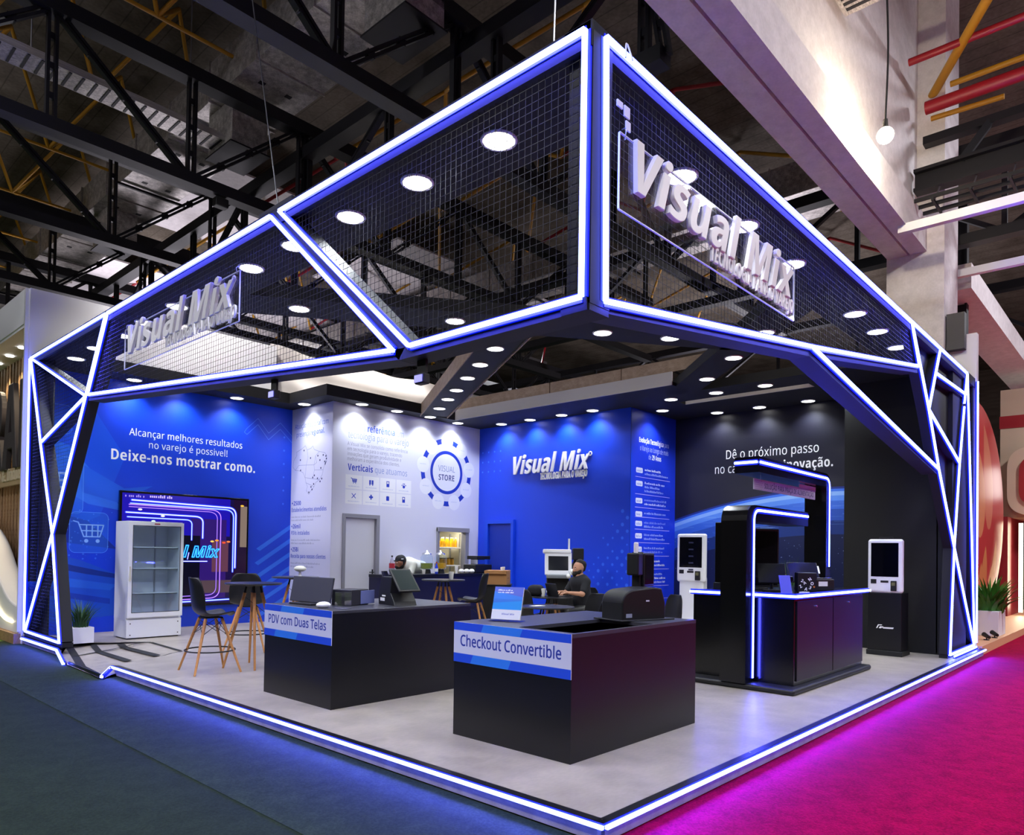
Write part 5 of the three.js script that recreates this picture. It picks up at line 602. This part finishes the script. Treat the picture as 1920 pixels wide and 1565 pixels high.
// ------------------------------------------------------------------ screen, fridge, plants
{ const tex = canvas(1024, 896, (g, W, H) => {
    g.fillStyle = '#120a3c'; g.fillRect(0, 0, W, H); g.fillStyle = '#1a0fa0'; g.fillRect(0, 0, W * 0.85, H * 0.36); g.fillStyle = '#2a1466'; g.fillRect(W * 0.52, H * 0.2, W * 0.3, H * 0.75); g.fillStyle = '#07061a'; g.fillRect(W * 0.4, H * 0.36, W * 0.2, H * 0.6); g.fillStyle = '#5a3448'; g.fillRect(W * 0.7, H * 0.4, W * 0.14, H * 0.3); g.fillStyle = '#1b0a2a'; g.fillRect(W * 0.88, 0, W * 0.12, H); g.fillStyle = '#4a3a44'; g.fillRect(W * 0.55, H * 0.78, W * 0.33, H * 0.12); g.fillStyle = '#7a6a60'; g.fillRect(W * 0.94, H * 0.06, W * 0.06, H * 0.4);
    const neon = (p, lw, c = '#fff', halo = '#2a3cff') => { for (const [w, col] of [[lw * 2.4, halo], [lw, c]]) { g.lineWidth = w; g.strokeStyle = col; g.lineJoin = g.lineCap = 'round'; g.beginPath(); p.forEach(([x, y, cx, cy], i) => i ? (cx === undefined ? g.lineTo(x * W, y * H) : g.quadraticCurveTo(cx * W, cy * H, x * W, y * H)) : g.moveTo(x * W, y * H)); g.stroke(); } };
    neon([[0.07, 0.06], [0.83, 0.08], [0.9, 0.16, 0.9, 0.08], [0.9, 0.66]], 10, '#eaf4ff'); neon([[0.06, 0.09], [0.8, 0.1], [0.88, 0.18, 0.88, 0.1], [0.88, 0.7]], 8, '#bfe0ff'); neon([[0.05, 0.1], [0.68, 0.11], [0.77, 0.19, 0.77, 0.11], [0.77, 0.86], [0.68, 0.95, 0.77, 0.95], [0.2, 0.96]], 5, '#e0a8ff', '#5a30d8'); neon([[0.05, 0.12], [0.66, 0.13], [0.74, 0.2, 0.74, 0.13], [0.74, 0.84], [0.66, 0.92, 0.74, 0.92], [0.2, 0.93]], 4, '#d0a0f8', '#4a28c8');
    neon([[0.03, 0.17], [0.55, 0.18], [0.62, 0.24, 0.62, 0.18], [0.62, 0.38]], 9, '#eaf4ff'); neon([[0.04, 0.21], [0.48, 0.215], [0.53, 0.26, 0.53, 0.215], [0.53, 0.4]], 7, '#d4ecff'); neon([[0.04, 0.26], [0.4, 0.265], [0.43, 0.29]], 3, '#c090f0', '#3a20b0'); neon([[0.1, 0.985], [0.9, 0.965]], 8, '#cfeaff');
    g.save(); g.font = `italic bold 128px ${SANS}`; for (const [w, c] of [[13, '#0a6cff'], [5, '#59f0ff']]) { g.lineWidth = w; g.strokeStyle = c; g.strokeText('Visual Mix', W * 0.13, H * 0.56); } g.restore(); neon([[0.46, 0.6], [0.66, 0.6]], 6); neon([[0.5, 0.58], [0.51, 0.52]], 5);
    g.fillStyle = '#b9a6e8'; g.font = `italic bold 30px ${SANS}`; greek(g, W * 0.02, H * 0.035, W * 0.14, 22, '#9a86e0', 1); greek(g, W * 0.2, H * 0.03, W * 0.17, 24, '#c8b4ff', 1); for (const [x, y, c] of [[0.13, 0.14, '#fff'], [0.3, 0.19, '#fff'], [0.23, 0.24, '#d8ffe8'], [0.955, 0.055, '#ffc040'], [0.74, 0.4, '#ff9a30'], [0.8, 0.42, '#ff5030'], [0.7, 0.41, '#ffd060'], [0.84, 0.41, '#ff8040']]) { g.fillStyle = c; g.beginPath(); g.ellipse(x * W, y * H, 16, 8, 0, 0, 7); g.fill(); }
  });
  const t = thing('wall_screen', 'large wall screen showing blue neon arches behind the white fridge', 'screen', [0, 0, ZL]); part('bezel', rb(1.42, 3.92, 0.4, 2.58, 0.01, 0.08, 0.008), M.gloss, t); part('screen_picture', quad([1.46, 0.44, 0.083], [3.88, 0.44, 0.083], [3.88, 2.54, 0.083], [1.46, 2.54, 0.083]), new THREE.MeshStandardMaterial({ color: 0x080808, roughness: 0.12, emissive: 0xffffff, emissiveMap: tex, emissiveIntensity: 0.95 }), t); rectLight([2.67, 1.5, ZL + 0.1], [0, 0, 1], 2.4, 2.1, [0, 1, 0], [0.16, 0.14, 1], 0.25);
}
{ const t = thing('display_fridge', 'white glass door display fridge standing empty before the slogan wall', 'fridge', [1.1, 0.02, -10.98]), w = 0.9, h = 1.95, d = 0.6, m = std(0xe6e8ee, 0.35);
  part('cabinet', [bx(0, 0.045, 0.3, h, 0, d - 0.06), bx(w - 0.045, w, 0.3, h, 0, d - 0.06), bx(0.045, w - 0.045, 0.3, h, 0, 0.05), bx(0, w, h, h + 0.012, 0, d - 0.06), bx(0.045, w - 0.045, h - 0.06, h, 0.05, d - 0.06), rb(0, w, 0.0, 0.3, 0, d - 0.03, 0.006)], m, t); part('inner_floor', bx(0.045, w - 0.045, 0.3, 0.34, 0.05, d - 0.07), m, t);
  const dr = part('door_frame', [bx(0.0, 0.06, 0.34, h, d - 0.055, d), bx(w - 0.05, w, 0.34, h, d - 0.055, d), bx(0.06, w - 0.05, h - 0.06, h, d - 0.055, d), bx(0.06, w - 0.05, 0.34, 0.42, d - 0.055, d)], m, t); part('gasket', [bx(0.06, 0.068, 0.42, h - 0.06, d - 0.01, d + 0.001), bx(w - 0.058, w - 0.05, 0.42, h - 0.06, d - 0.01, d + 0.001), bx(0.06, w - 0.05, 0.42, 0.428, d - 0.01, d + 0.001), bx(0.06, w - 0.05, h - 0.068, h - 0.06, d - 0.01, d + 0.001)], M.black, dr); part('glass_pane', bx(0.066, w - 0.056, 0.426, h - 0.066, d - 0.035, d - 0.03), M.glass, t); part('handle', rb(0.015, 0.035, 0.95, 1.2, d, d + 0.03, 0.006), std(0xcfc9b8, 0.4), t); part('badge', bx(w * 0.45, w * 0.55, h - 0.04, h - 0.02, d, d + 0.003), std(0xa8333a, 0.4), t);
  for (const y of [0.72, 1.14, 1.5]) part('shelf', [bx(0.05, w - 0.05, y, y + 0.012, 0.06, d - 0.1), bx(0.05, w - 0.05, y, y + 0.03, d - 0.11, d - 0.1)], std(0xd5dade, 0.4), t); for (const [x, y] of [[0.06, 0.24], [w - 0.06, 0.24], [0.06, 0.05], [w - 0.06, 0.05]]) part('screw', cyl(0.01, 0.01, 0.004, 0, 0, 0, 10).rotateX(Math.PI / 2).translate(x, y, d - 0.029), M.black, t); part('foot', [bx(0.03, w - 0.03, -0.02, 0, 0.03, d - 0.08)], M.black, t); part('inner_post', bx(0.62, 0.64, 0.34, h - 0.06, 0.05, 0.07), M.alu, t); }
const pot = thing('grass_planter', 'white square pot of long grass beside the left column', 'planter', [0.44, 0, -10.5]); part('box', rb(-0.16, 0.16, 0, 0.25, -0.15, 0.15, 0.006), M.white, pot); { const f = part('foliage', at(merge(blades(170, 0.55, 0.38, 0.012, 0.12, 0.5)), 0, 0.22, 0), leafM, pot); f.userData.kind = 'stuff'; }
const fp = thing('leafy_plant', 'dark leafy plant behind the pod beside the black wall', 'plant', [9.3, 0, -2.6]); part('pot', cyl(0.16, 0.2, 0.35, 0, 0, 0, 20), M.black, fp); { const f = part('foliage', at(merge(blades(90, 1.35, 0.5, 0.03, 0.12, 0.4)), 0, 0.3, 0), leafM, fp); f.userData.kind = 'stuff'; }

// ------------------------------------------------------------------ service bar
const barC = thing('service_bar', 'dark blue service bar below the white printed wall', 'bar', [0, 0, -9.42]); part('front', bx(5.6, 9.0, 0, 1.0, 0, 0.04), std(0x0d0d3a, 0.45), barC); part('top', rb(5.55, 9.05, 1.0, 1.06, -0.4, 0.06, 0.008), M.counter, barC); part('end_panel', bx(5.6, 5.64, 0, 1.0, -0.45, 0), std(0x0d0d3a, 0.45), barC);
const on = (name, label, cat, x, dz = 0) => thing(name, label, cat, [x, 1.06, -9.5 + dz]);
{ const b = on('soda_bottle', 'clear soda bottle with a red label at the end of the service bar', 'bottle', 5.9); part('bottle_body', lathe([[0, 0], [0.055, 0], [0.06, 0.05], [0.058, 0.2], [0.02, 0.33], [0.018, 0.36], [0, 0.36]], 18), new THREE.MeshPhysicalMaterial({ color: 0xe8e4f4, transmission: 0.7, thickness: 0, roughness: 0.1 }), b); part('label', lathe([[0.0605, 0.13], [0.0605, 0.23]], 18), std(0xb32a3a, 0.5), b); part('cap', cyl(0.02, 0.02, 0.03, 0, 0.36, 0, 12), M.black, b);
  for (const [x, c, l] of [[6.93, 0x8a9440, 'glass drink dispenser of green juice on the service bar'], [7.33, 0xd9a01c, 'glass drink dispenser of yellow juice on the service bar']]) { const t = on('drink_dispenser', l, 'dispenser', x, -0.1); part('jar', lathe([[0, 0.1], [0.13, 0.1], [0.14, 0.15], [0.14, 0.36], [0.1, 0.42]], 24), M.glass, t); part('juice', cyl(0.125, 0.132, 0.12, 0, 0.11, 0, 24), std(c, 0.25), t); part('lid', lathe([[0.11, 0.42], [0.1, 0.45], [0.03, 0.48], [0.02, 0.51], [0, 0.52]], 20), M.chrome, t); part('stand', cyl(0.1, 0.08, 0.1, 0, 0, 0, 20), M.black, t); part('tap', rod([0, 0.13, 0.13], [0, 0.11, 0.18], 0.012), M.chrome, t); }
  const s = on('spray_bottle', 'blue cleaner bottle with red cap on the service bar', 'bottle', 7.02, 0.12); part('bottle_body', lathe([[0, 0], [0.035, 0], [0.037, 0.14], [0.018, 0.2], [0.016, 0.23], [0, 0.23]], 16), std(0x1b40d8, 0.3), s); part('label', lathe([[0.038, 0.05], [0.038, 0.12]], 16), M.white, s); part('cap', cyl(0.018, 0.016, 0.035, 0, 0.23, 0, 12), M.red, s);
  for (const [x, h, l] of [[6.72, 0.1, 'low white cup stack left of the blue bottle on the bar'], [7.68, 0.18, 'tall stack of white cups right of the yellow dispenser']]) { const t = on('cup_stack', l, 'cups', x, 0.05); part('cup', lathe([[0, 0], [0.03, 0], [0.04, h], [0.036, h]], 18), M.paper, t); }
  [7.88, 8.03, 8.17].forEach((x, i) => solo('wrapped_snack', at(new THREE.IcosahedronGeometry(0.07, 2).scale(1, 0.75, 0.9), x, 1.11, -9.5 + i * 0.02), M.paper, `${ORD[i]} white wrapped snack on the bar, counted from the cup stack`, 'snack', 'wrapped snacks on the bar'));
  const cm = on('coffee_machine', 'black and chrome coffee machine at the far end of the bar', 'machine', 8.55, -0.15); part('body', rb(-0.28, 0.28, 0, 0.2, -0.2, 0.2, 0.02), M.black, cm); part('neck', rb(-0.12, 0.12, 0.2, 0.32, -0.12, 0.12, 0.01), M.chrome, cm); part('hood', rb(-0.2, 0.24, 0.32, 0.4, -0.16, 0.18, 0.01), M.black, cm); }
const cab = thing('side_cabinet', 'black cabinet carrying the cardboard box', 'cabinet', [6.5, 0, -7.05], 0.7); part('body', rb(-0.3, 0.3, 0, 0.92, -0.25, 0.25, 0.006), M.black, cab); part('top', rb(-0.32, 0.32, 0.92, 0.95, -0.27, 0.27, 0.006), M.counter, cab);
{ const c = thing('cardboard_box', 'brown cardboard box with a red mark on the black cabinet', 'box', [6.5, 0.95, -7.05], 0.62); part('carton', rb(-0.29, 0.29, 0, 0.26, -0.21, 0.21, 0.004), M.card, c); part('flap', bx(-0.33, -0.29, 0.2, 0.26, -0.2, 0.2), M.card, c); part('mark', at(new THREE.TorusGeometry(0.04, 0.008, 6, 20).scale(1.3, 0.8, 1).rotateY(Math.PI / 2), 0.291, 0.16, 0), M.red, c); part('print', bx(-0.14, 0.08, 0.11, 0.118, 0.21, 0.2115), std(0x4a3320, 0.8), c);
  [-0.18, -0.11, -0.04, 0.07, 0.14].forEach((x, i) => { const p = V(x, 0.27, 0.1).applyAxisAngle(V(0, 1, 0), 0.62); const t = thing('bottle_neck', `${ORD[i]} white bottle cap poking out of the cardboard box, counted from its flap`, 'bottle', [6.5 + p.x, 0.95 + 0.255, -7.05 + p.z], 0, 'bottle caps in the cardboard box'); part('neck', cyl(0.02, 0.02, 0.04, 0, 0, 0, 12), M.white, t); part('cap', cyl(0.024, 0.022, 0.03, 0, 0.04, 0, 12), M.paper, t); }); }
{ const t = thing('self_checkout', 'white framed self checkout terminal on a black stand near the seated man', 'terminal', [7.95, 0, -6.75], -0.82); part('stand', rb(-0.22, 0.22, 0, 1.1, -0.16, 0.12, 0.01), M.black, t); part('screen_frame', at(rb(-0.27, 0.27, -0.22, 0.24, -0.05, 0.03, 0.02).rotateX(-0.2), 0, 1.33, 0.1), M.white, t); part('screen', at(bx(-0.2, 0.2, -0.13, 0.16, 0.03, 0.032).rotateX(-0.2), 0, 1.33, 0.1), std(0x23252c, 0.1), t); part('shelf', rb(-0.24, 0.24, 1.05, 1.13, 0.02, 0.28, 0.02), std(0x9aa0a8, 0.35, 0.5), t); part('top_bar', at(rb(-0.31, 0.26, 0.22, 0.3, -0.05, 0.05, 0.02).rotateX(-0.2), 0, 1.33, 0.1), M.white, t); part('status_pole', rod([0.22, 1.5, 0], [0.22, 1.85, 0], 0.02), M.white, t); part('scanner_box', rb(0.3, 0.52, 1.42, 1.66, -0.25, 0.05, 0.02), M.black, t); part('scanner_arm', rod([0.2, 1.1, -0.05], [0.38, 1.45, -0.1], 0.03), M.black, t); }
function cup(x, y, z, label) { const t = thing('paper_cup', label, 'cup', [x, y, z]); part('wall', lathe([[0, 0], [0.035, 0], [0.047, 0.14], [0.049, 0.142], [0.045, 0.142], [0.034, 0.008], [0, 0.008]], 20), M.paper, t); }
cup(6.55, 0.77, -5.95, 'white cup beside the laptop of the seated man'); cup(5.35, 1.05, -7.1, 'white cup on the tall table before the service bar'); cup(5.75, 0.47, -4.32, 'white cup standing on the chair seat near the black pod');
solo('paper_sheet', [bx(4.75, 4.96, 0.752, 0.756, -4.72, -4.58)], M.paper, 'white paper sheet on the low round table', 'paper'); { const f = thing('napkin_holder', 'white flower shaped napkin holder on the farther tall table', 'holder', [2.95, 1.1, -8.15]); part('stem', cyl(0.03, 0.015, 0.08, 0, 0, 0, 12), M.white, f); part('bloom', at(new THREE.IcosahedronGeometry(0.1, 2).scale(1, 0.5, 1), 0, 0.13, 0), M.paper, f); }
{ const v = thing('flower_vase', 'small white flowers standing behind the seated man', 'flowers', [7.75, 0, -6.2]); part('vase', cyl(0.09, 0.11, 1.0, 0, 0, 0, 16), M.black, v); for (let i = 0; i < 12; i++) part('blossom', new THREE.IcosahedronGeometry(0.04, 1).translate(rr(-0.12, 0.12), rr(1.1, 1.32), rr(-0.12, 0.12)), M.paper, v); part('stems', Array.from({ length: 8 }, () => rod([0, 1, 0], [rr(-0.1, 0.1), 1.2, rr(-0.1, 0.1)], 0.004, 0.004, 5)), M.leaf, v); }
{ const b = thing('backpack', 'black backpack lying on the table beside the white cup', 'backpack', [6.55, 0.77, -6.13], 0.5); part('sack', at(new RoundedBoxGeometry(0.34, 0.2, 0.26, 4, 0.08), 0, 0.1, 0), M.navy, b); part('pocket', at(new RoundedBoxGeometry(0.24, 0.12, 0.06, 3, 0.03), 0, 0.08, 0.14), M.black, b); part('tag', bx(0.13, 0.15, 0.06, 0.12, 0.17, 0.175), M.white, b); }

// ------------------------------------------------------------------ people
function flesh(bones, size, centre, N) {   // bones: [ax,ay,az, ra, bx,by,bz, rb]; smooth union of tapered capsules meshed by marching cubes
  const mc = new MarchingCubes(N, M.skin, false, false, 200000); mc.isolation = 0; const h = size / 2;
  for (let k = 0; k < N; k++) for (let j = 0; j < N; j++) for (let i = 0; i < N; i++) {
    const x = centre[0] + (i - N / 2) / (N / 2) * h, y = centre[1] + (j - N / 2) / (N / 2) * h, z = centre[2] + (k - N / 2) / (N / 2) * h; let d = 9; 
    for (const [ax, ay, az, ra, bx_, by, bz, rb_, sm = 0.025] of bones) { const ux = bx_ - ax, uy = by - ay, uz = bz - az, L = ux * ux + uy * uy + uz * uz || 1e-9; let t = ((x - ax) * ux + (y - ay) * uy + (z - az) * uz) / L; t = Math.max(0, Math.min(1, t)); const e = Math.hypot(x - ax - ux * t, y - ay - uy * t, z - az - uz * t) - (ra + (rb_ - ra) * t); const hh = Math.max(sm - Math.abs(d - e), 0) / sm; d = Math.min(d, e) - hh * hh * sm * 0.25; }
    mc.field[k * N * N + j * N + i] = -d;
  }
  mc.update(); const n = mc.count, g = new THREE.BufferGeometry(); g.setAttribute('position', new THREE.BufferAttribute(mc.positionArray.slice(0, n * 3), 3)); g.scale(h, h, h).translate(...centre); const q = mergeVertices(g, 1e-4); q.computeVertexNormals(); const r = q.toNonIndexed(); r.setAttribute('uv', new THREE.Float32BufferAttribute(new Float32Array(r.attributes.position.count * 2), 2)); return r;
}
const hand = (w, dir, up, side) => { const W = V(...w), D = V(...dir).normalize(), U = V(...up).normalize(), S = D.clone().cross(U).multiplyScalar(side), P = (a, b, c) => W.clone().addScaledVector(D, a).addScaledVector(S, b).addScaledVector(U, c).toArray(), B = [[...P(0, 0, 0), 0.026, ...P(0.075, 0.012, 0), 0.024, 0.015], [...P(0.02, -0.015, 0), 0.02, ...P(0.08, -0.02, 0), 0.018, 0.015]]; [[0.03, 0.07], [0.01, 0.08], [-0.012, 0.072], [-0.032, 0.055]].forEach(([s, l]) => B.push([...P(0.085, s, 0), 0.0095, ...P(0.085 + l * 0.55, s * 1.1, -0.012), 0.009, 0.004], [...P(0.085 + l * 0.55, s * 1.1, -0.012), 0.009, ...P(0.085 + l * 0.8, s * 1.1, -0.035), 0.0078, 0.004])); B.push([...P(0.02, 0.03, -0.005), 0.013, ...P(0.06, 0.06, -0.02), 0.0105, 0.008], [...P(0.06, 0.06, -0.02), 0.0105, ...P(0.085, 0.058, -0.03), 0.009, 0.004]); return B; };
function face(parent, c, f) {   // eyes, brows and ears on a head at c looking along +z turned by f
  const o = (n, g, m) => part(n, g.applyMatrix4(new THREE.Matrix4().makeRotationY(f).setPosition(...c)), m, parent);
  for (const s of [-1, 1]) { o('eye', at(new THREE.SphereGeometry(0.011, 10, 8), s * 0.032, 0.005, 0.088), M.white); o('iris', at(new THREE.SphereGeometry(0.006, 8, 6), s * 0.032, 0.004, 0.097), M.hair); o('brow', at(new RoundedBoxGeometry(0.036, 0.008, 0.012, 2, 0.003), s * 0.032, 0.027, 0.092), M.hair); }
  o('mouth', at(new RoundedBoxGeometry(0.042, 0.009, 0.012, 2, 0.004), 0, -0.052, 0.09), std(0x9a5a50, 0.6));
}
{ // the seated man, built in his own axes: he looks along +z
  const man = thing('person', 'bearded person in a black shirt seated at a laptop', 'person', [7.22, 0, -5.65], -1.85);
  const skin = [[0, 1.27, 0.03, 0.095, 0, 1.31, 0.015, 0.1], [0, 1.2, 0.055, 0.07, 0, 1.26, 0.04, 0.09], [0, 1.255, 0.125, 0.012, 0, 1.235, 0.14, 0.016, 0.02], [0, 1.1, 0, 0.06, 0, 1.22, 0.02, 0.058], [0, 0.5, -0.08, 0.15, 0, 0.75, -0.06, 0.14, 0.08], [0, 0.75, -0.06, 0.14, 0, 1.0, -0.02, 0.17, 0.08], [-0.17, 1.04, -0.02, 0.065, 0.17, 1.04, -0.02, 0.065, 0.06]];
  for (const s of [-1, 1]) skin.push([s * 0.2, 1.03, -0.01, 0.055, s * 0.25, 0.82, 0.12, 0.045], [s * 0.25, 0.82, 0.12, 0.043, s * 0.13, 0.84, 0.36, 0.03], [s * 0.095, 1.26, 0.01, 0.012, s * 0.1, 1.29, 0, 0.016], [s * 0.09, 0.5, -0.02, 0.1, s * 0.13, 0.5, 0.38, 0.075, 0.05], [s * 0.13, 0.5, 0.38, 0.07, s * 0.13, 0.08, 0.36, 0.05]);
  const body = part('body', merge([flesh(skin, 1.5, [0, 0.72, 0.12], 112), flesh(hand([0.13, 0.845, 0.36], [-0.15, -0.1, 1], [0, 1, 0.1], 1), 0.28, [0.11, 0.83, 0.43], 70), flesh(hand([-0.13, 0.845, 0.36], [0.15, -0.1, 1], [0, 1, 0.1], -1), 0.28, [-0.11, 0.83, 0.43], 70)]), M.skin, man);
  const sh = [[0, 0.48, -0.08, 0.17, 0, 0.75, -0.06, 0.162, 0.08], [0, 0.75, -0.06, 0.162, 0, 1.0, -0.02, 0.188, 0.08], [-0.17, 1.04, -0.02, 0.082, 0.17, 1.04, -0.02, 0.082, 0.06], [0, 1.08, 0, 0.075, 0, 1.12, 0.005, 0.07, 0.04]]; for (const s of [-1, 1]) sh.push([s * 0.2, 1.03, -0.01, 0.075, s * 0.238, 0.88, 0.08, 0.066, 0.04]); part('shirt', flesh(sh, 1.0, [0, 0.8, 0], 80), M.navy, man, 'black short sleeved shirt');
  const tr = []; for (const s of [-1, 1]) tr.push([0, 0.5, -0.08, 0.16, s * 0.09, 0.5, -0.02, 0.115, 0.06], [s * 0.09, 0.5, -0.02, 0.115, s * 0.13, 0.5, 0.38, 0.09, 0.05], [s * 0.13, 0.5, 0.38, 0.085, s * 0.13, 0.12, 0.36, 0.066]); part('trousers', flesh(tr, 1.0, [0, 0.42, 0.15], 72), M.black, man); for (const s of [-1, 1]) part('shoe', at(new RoundedBoxGeometry(0.09, 0.08, 0.25, 3, 0.035), s * 0.13, 0.04, 0.42), M.black, man);
  part('hair', flesh([[0, 1.365, -0.01, 0.085, 0, 1.34, -0.035, 0.096], [0, 1.28, -0.055, 0.07, 0, 1.34, -0.045, 0.088]], 0.5, [0, 1.32, 0], 60), M.hair, man); part('beard', flesh([[-0.062, 1.215, 0.055, 0.036, 0, 1.175, 0.105, 0.042], [0.062, 1.215, 0.055, 0.036, 0, 1.175, 0.105, 0.042], [-0.045, 1.213, 0.11, 0.011, 0.045, 1.213, 0.11, 0.011], [-0.08, 1.27, 0.03, 0.02, -0.064, 1.21, 0.06, 0.03], [0.08, 1.27, 0.03, 0.02, 0.064, 1.21, 0.06, 0.03]], 0.36, [0, 1.2, 0.07], 60), M.hair, man); face(man, [0, 1.27, 0.03], 0);
  const lp = thing('laptop', 'dark open laptop in front of the seated man', 'laptop', [6.78, 0.77, -5.78], -1.85); part('base', rb(-0.17, 0.17, 0, 0.016, -0.12, 0.12, 0.005), std(0x2a2a30, 0.4), lp); part('lid', at(rb(-0.17, 0.17, 0, 0.23, -0.006, 0.006, 0.004).rotateX(0.3), 0, 0.014, 0.12), std(0x26262c, 0.35), lp); part('screen', at(bx(-0.155, 0.155, 0.015, 0.215, -0.0075, -0.006).rotateX(0.3), 0, 0.014, 0.12), M.screenOff, lp);
}
{ // the person bending behind the bar, head towards -x
  const p = thing('person', 'person in black cap and white shirt bending behind the service bar', 'person', [0, 0, -10.01]);
  const skin = [[6.5, 1.3, 0, 0.09, 6.53, 1.34, 0, 0.095], [6.46, 1.22, 0, 0.06, 6.49, 1.28, 0, 0.085], [6.39, 1.27, 0, 0.012, 6.41, 1.285, 0, 0.016], [6.58, 1.29, 0, 0.06, 6.72, 1.27, 0, 0.07], [6.75, 1.24, 0, 0.16, 7.1, 1.15, 0, 0.14, 0.08], [7.1, 1.15, 0, 0.14, 7.2, 0.95, 0, 0.15, 0.08], [6.75, 1.28, -0.17, 0.065, 6.75, 1.28, 0.17, 0.065, 0.06]];
  for (const s of [-1, 1]) skin.push([6.74, 1.26, s * 0.19, 0.055, 6.62, 1.0, s * 0.22, 0.045], [6.62, 1.0, s * 0.22, 0.043, 6.45, 0.9, s * 0.12, 0.03], [7.2, 0.93, s * 0.09, 0.1, 7.12, 0.5, s * 0.1, 0.075, 0.05], [7.12, 0.5, s * 0.1, 0.07, 7.2, 0.09, s * 0.1, 0.05]);
  part('body', merge([flesh(skin, 1.6, [6.85, 0.72, 0], 112), ...[-1, 1].map(s => flesh(hand([6.45, 0.9, s * 0.12], [-1, -0.3, 0], [0, 1, 0], s), 0.3, [6.38, 0.87, s * 0.12], 64))]), std(0x8a5a44, 0.6), p);
  const sh = [[6.76, 1.24, 0, 0.182, 7.1, 1.15, 0, 0.165, 0.08], [7.1, 1.15, 0, 0.165, 7.2, 0.98, 0, 0.165, 0.08], [6.75, 1.28, -0.17, 0.085, 6.75, 1.28, 0.17, 0.085, 0.06]]; for (const s of [-1, 1]) sh.push([6.74, 1.26, s * 0.19, 0.075, 6.66, 1.08, s * 0.215, 0.066, 0.04]); part('shirt', flesh(sh, 1.0, [6.95, 1.15, 0], 76), std(0xe0e2dc, 0.85), p, 'white shirt'); const tr = []; for (const s of [-1, 1]) tr.push([7.18, 0.98, 0, 0.165, 7.2, 0.9, s * 0.09, 0.12, 0.06], [7.2, 0.93, s * 0.09, 0.118, 7.12, 0.5, s * 0.1, 0.09, 0.05], [7.12, 0.5, s * 0.1, 0.085, 7.2, 0.12, s * 0.1, 0.066]); part('trousers', flesh(tr, 1.2, [7.15, 0.6, 0], 72), M.black, p); for (const s of [-1, 1]) part('shoe', at(new RoundedBoxGeometry(0.25, 0.08, 0.09, 3, 0.035), 7.14, 0.04, s * 0.1), M.black, p);
  part('cap', flesh([[6.51, 1.36, 0, 0.1, 6.55, 1.36, 0, 0.105], [6.56, 1.3, 0, 0.09, 6.57, 1.34, 0, 0.095], [6.42, 1.335, -0.04, 0.012, 6.36, 1.325, -0.03, 0.01], [6.42, 1.335, 0.04, 0.012, 6.36, 1.325, 0.03, 0.01]], 0.5, [6.5, 1.34, 0], 64), M.navy, p); part('cap_print', bx(6.47, 6.53, 1.365, 1.385, 0.1, 0.106), M.white, p); part('hair', flesh([[6.44, 1.2, 0, 0.05, 6.55, 1.22, 0, 0.07]], 0.4, [6.5, 1.2, 0], 40), M.hair, p); face(p, [6.5, 1.29, 0], -Math.PI / 2);
}

renderer.render(scene, camera);
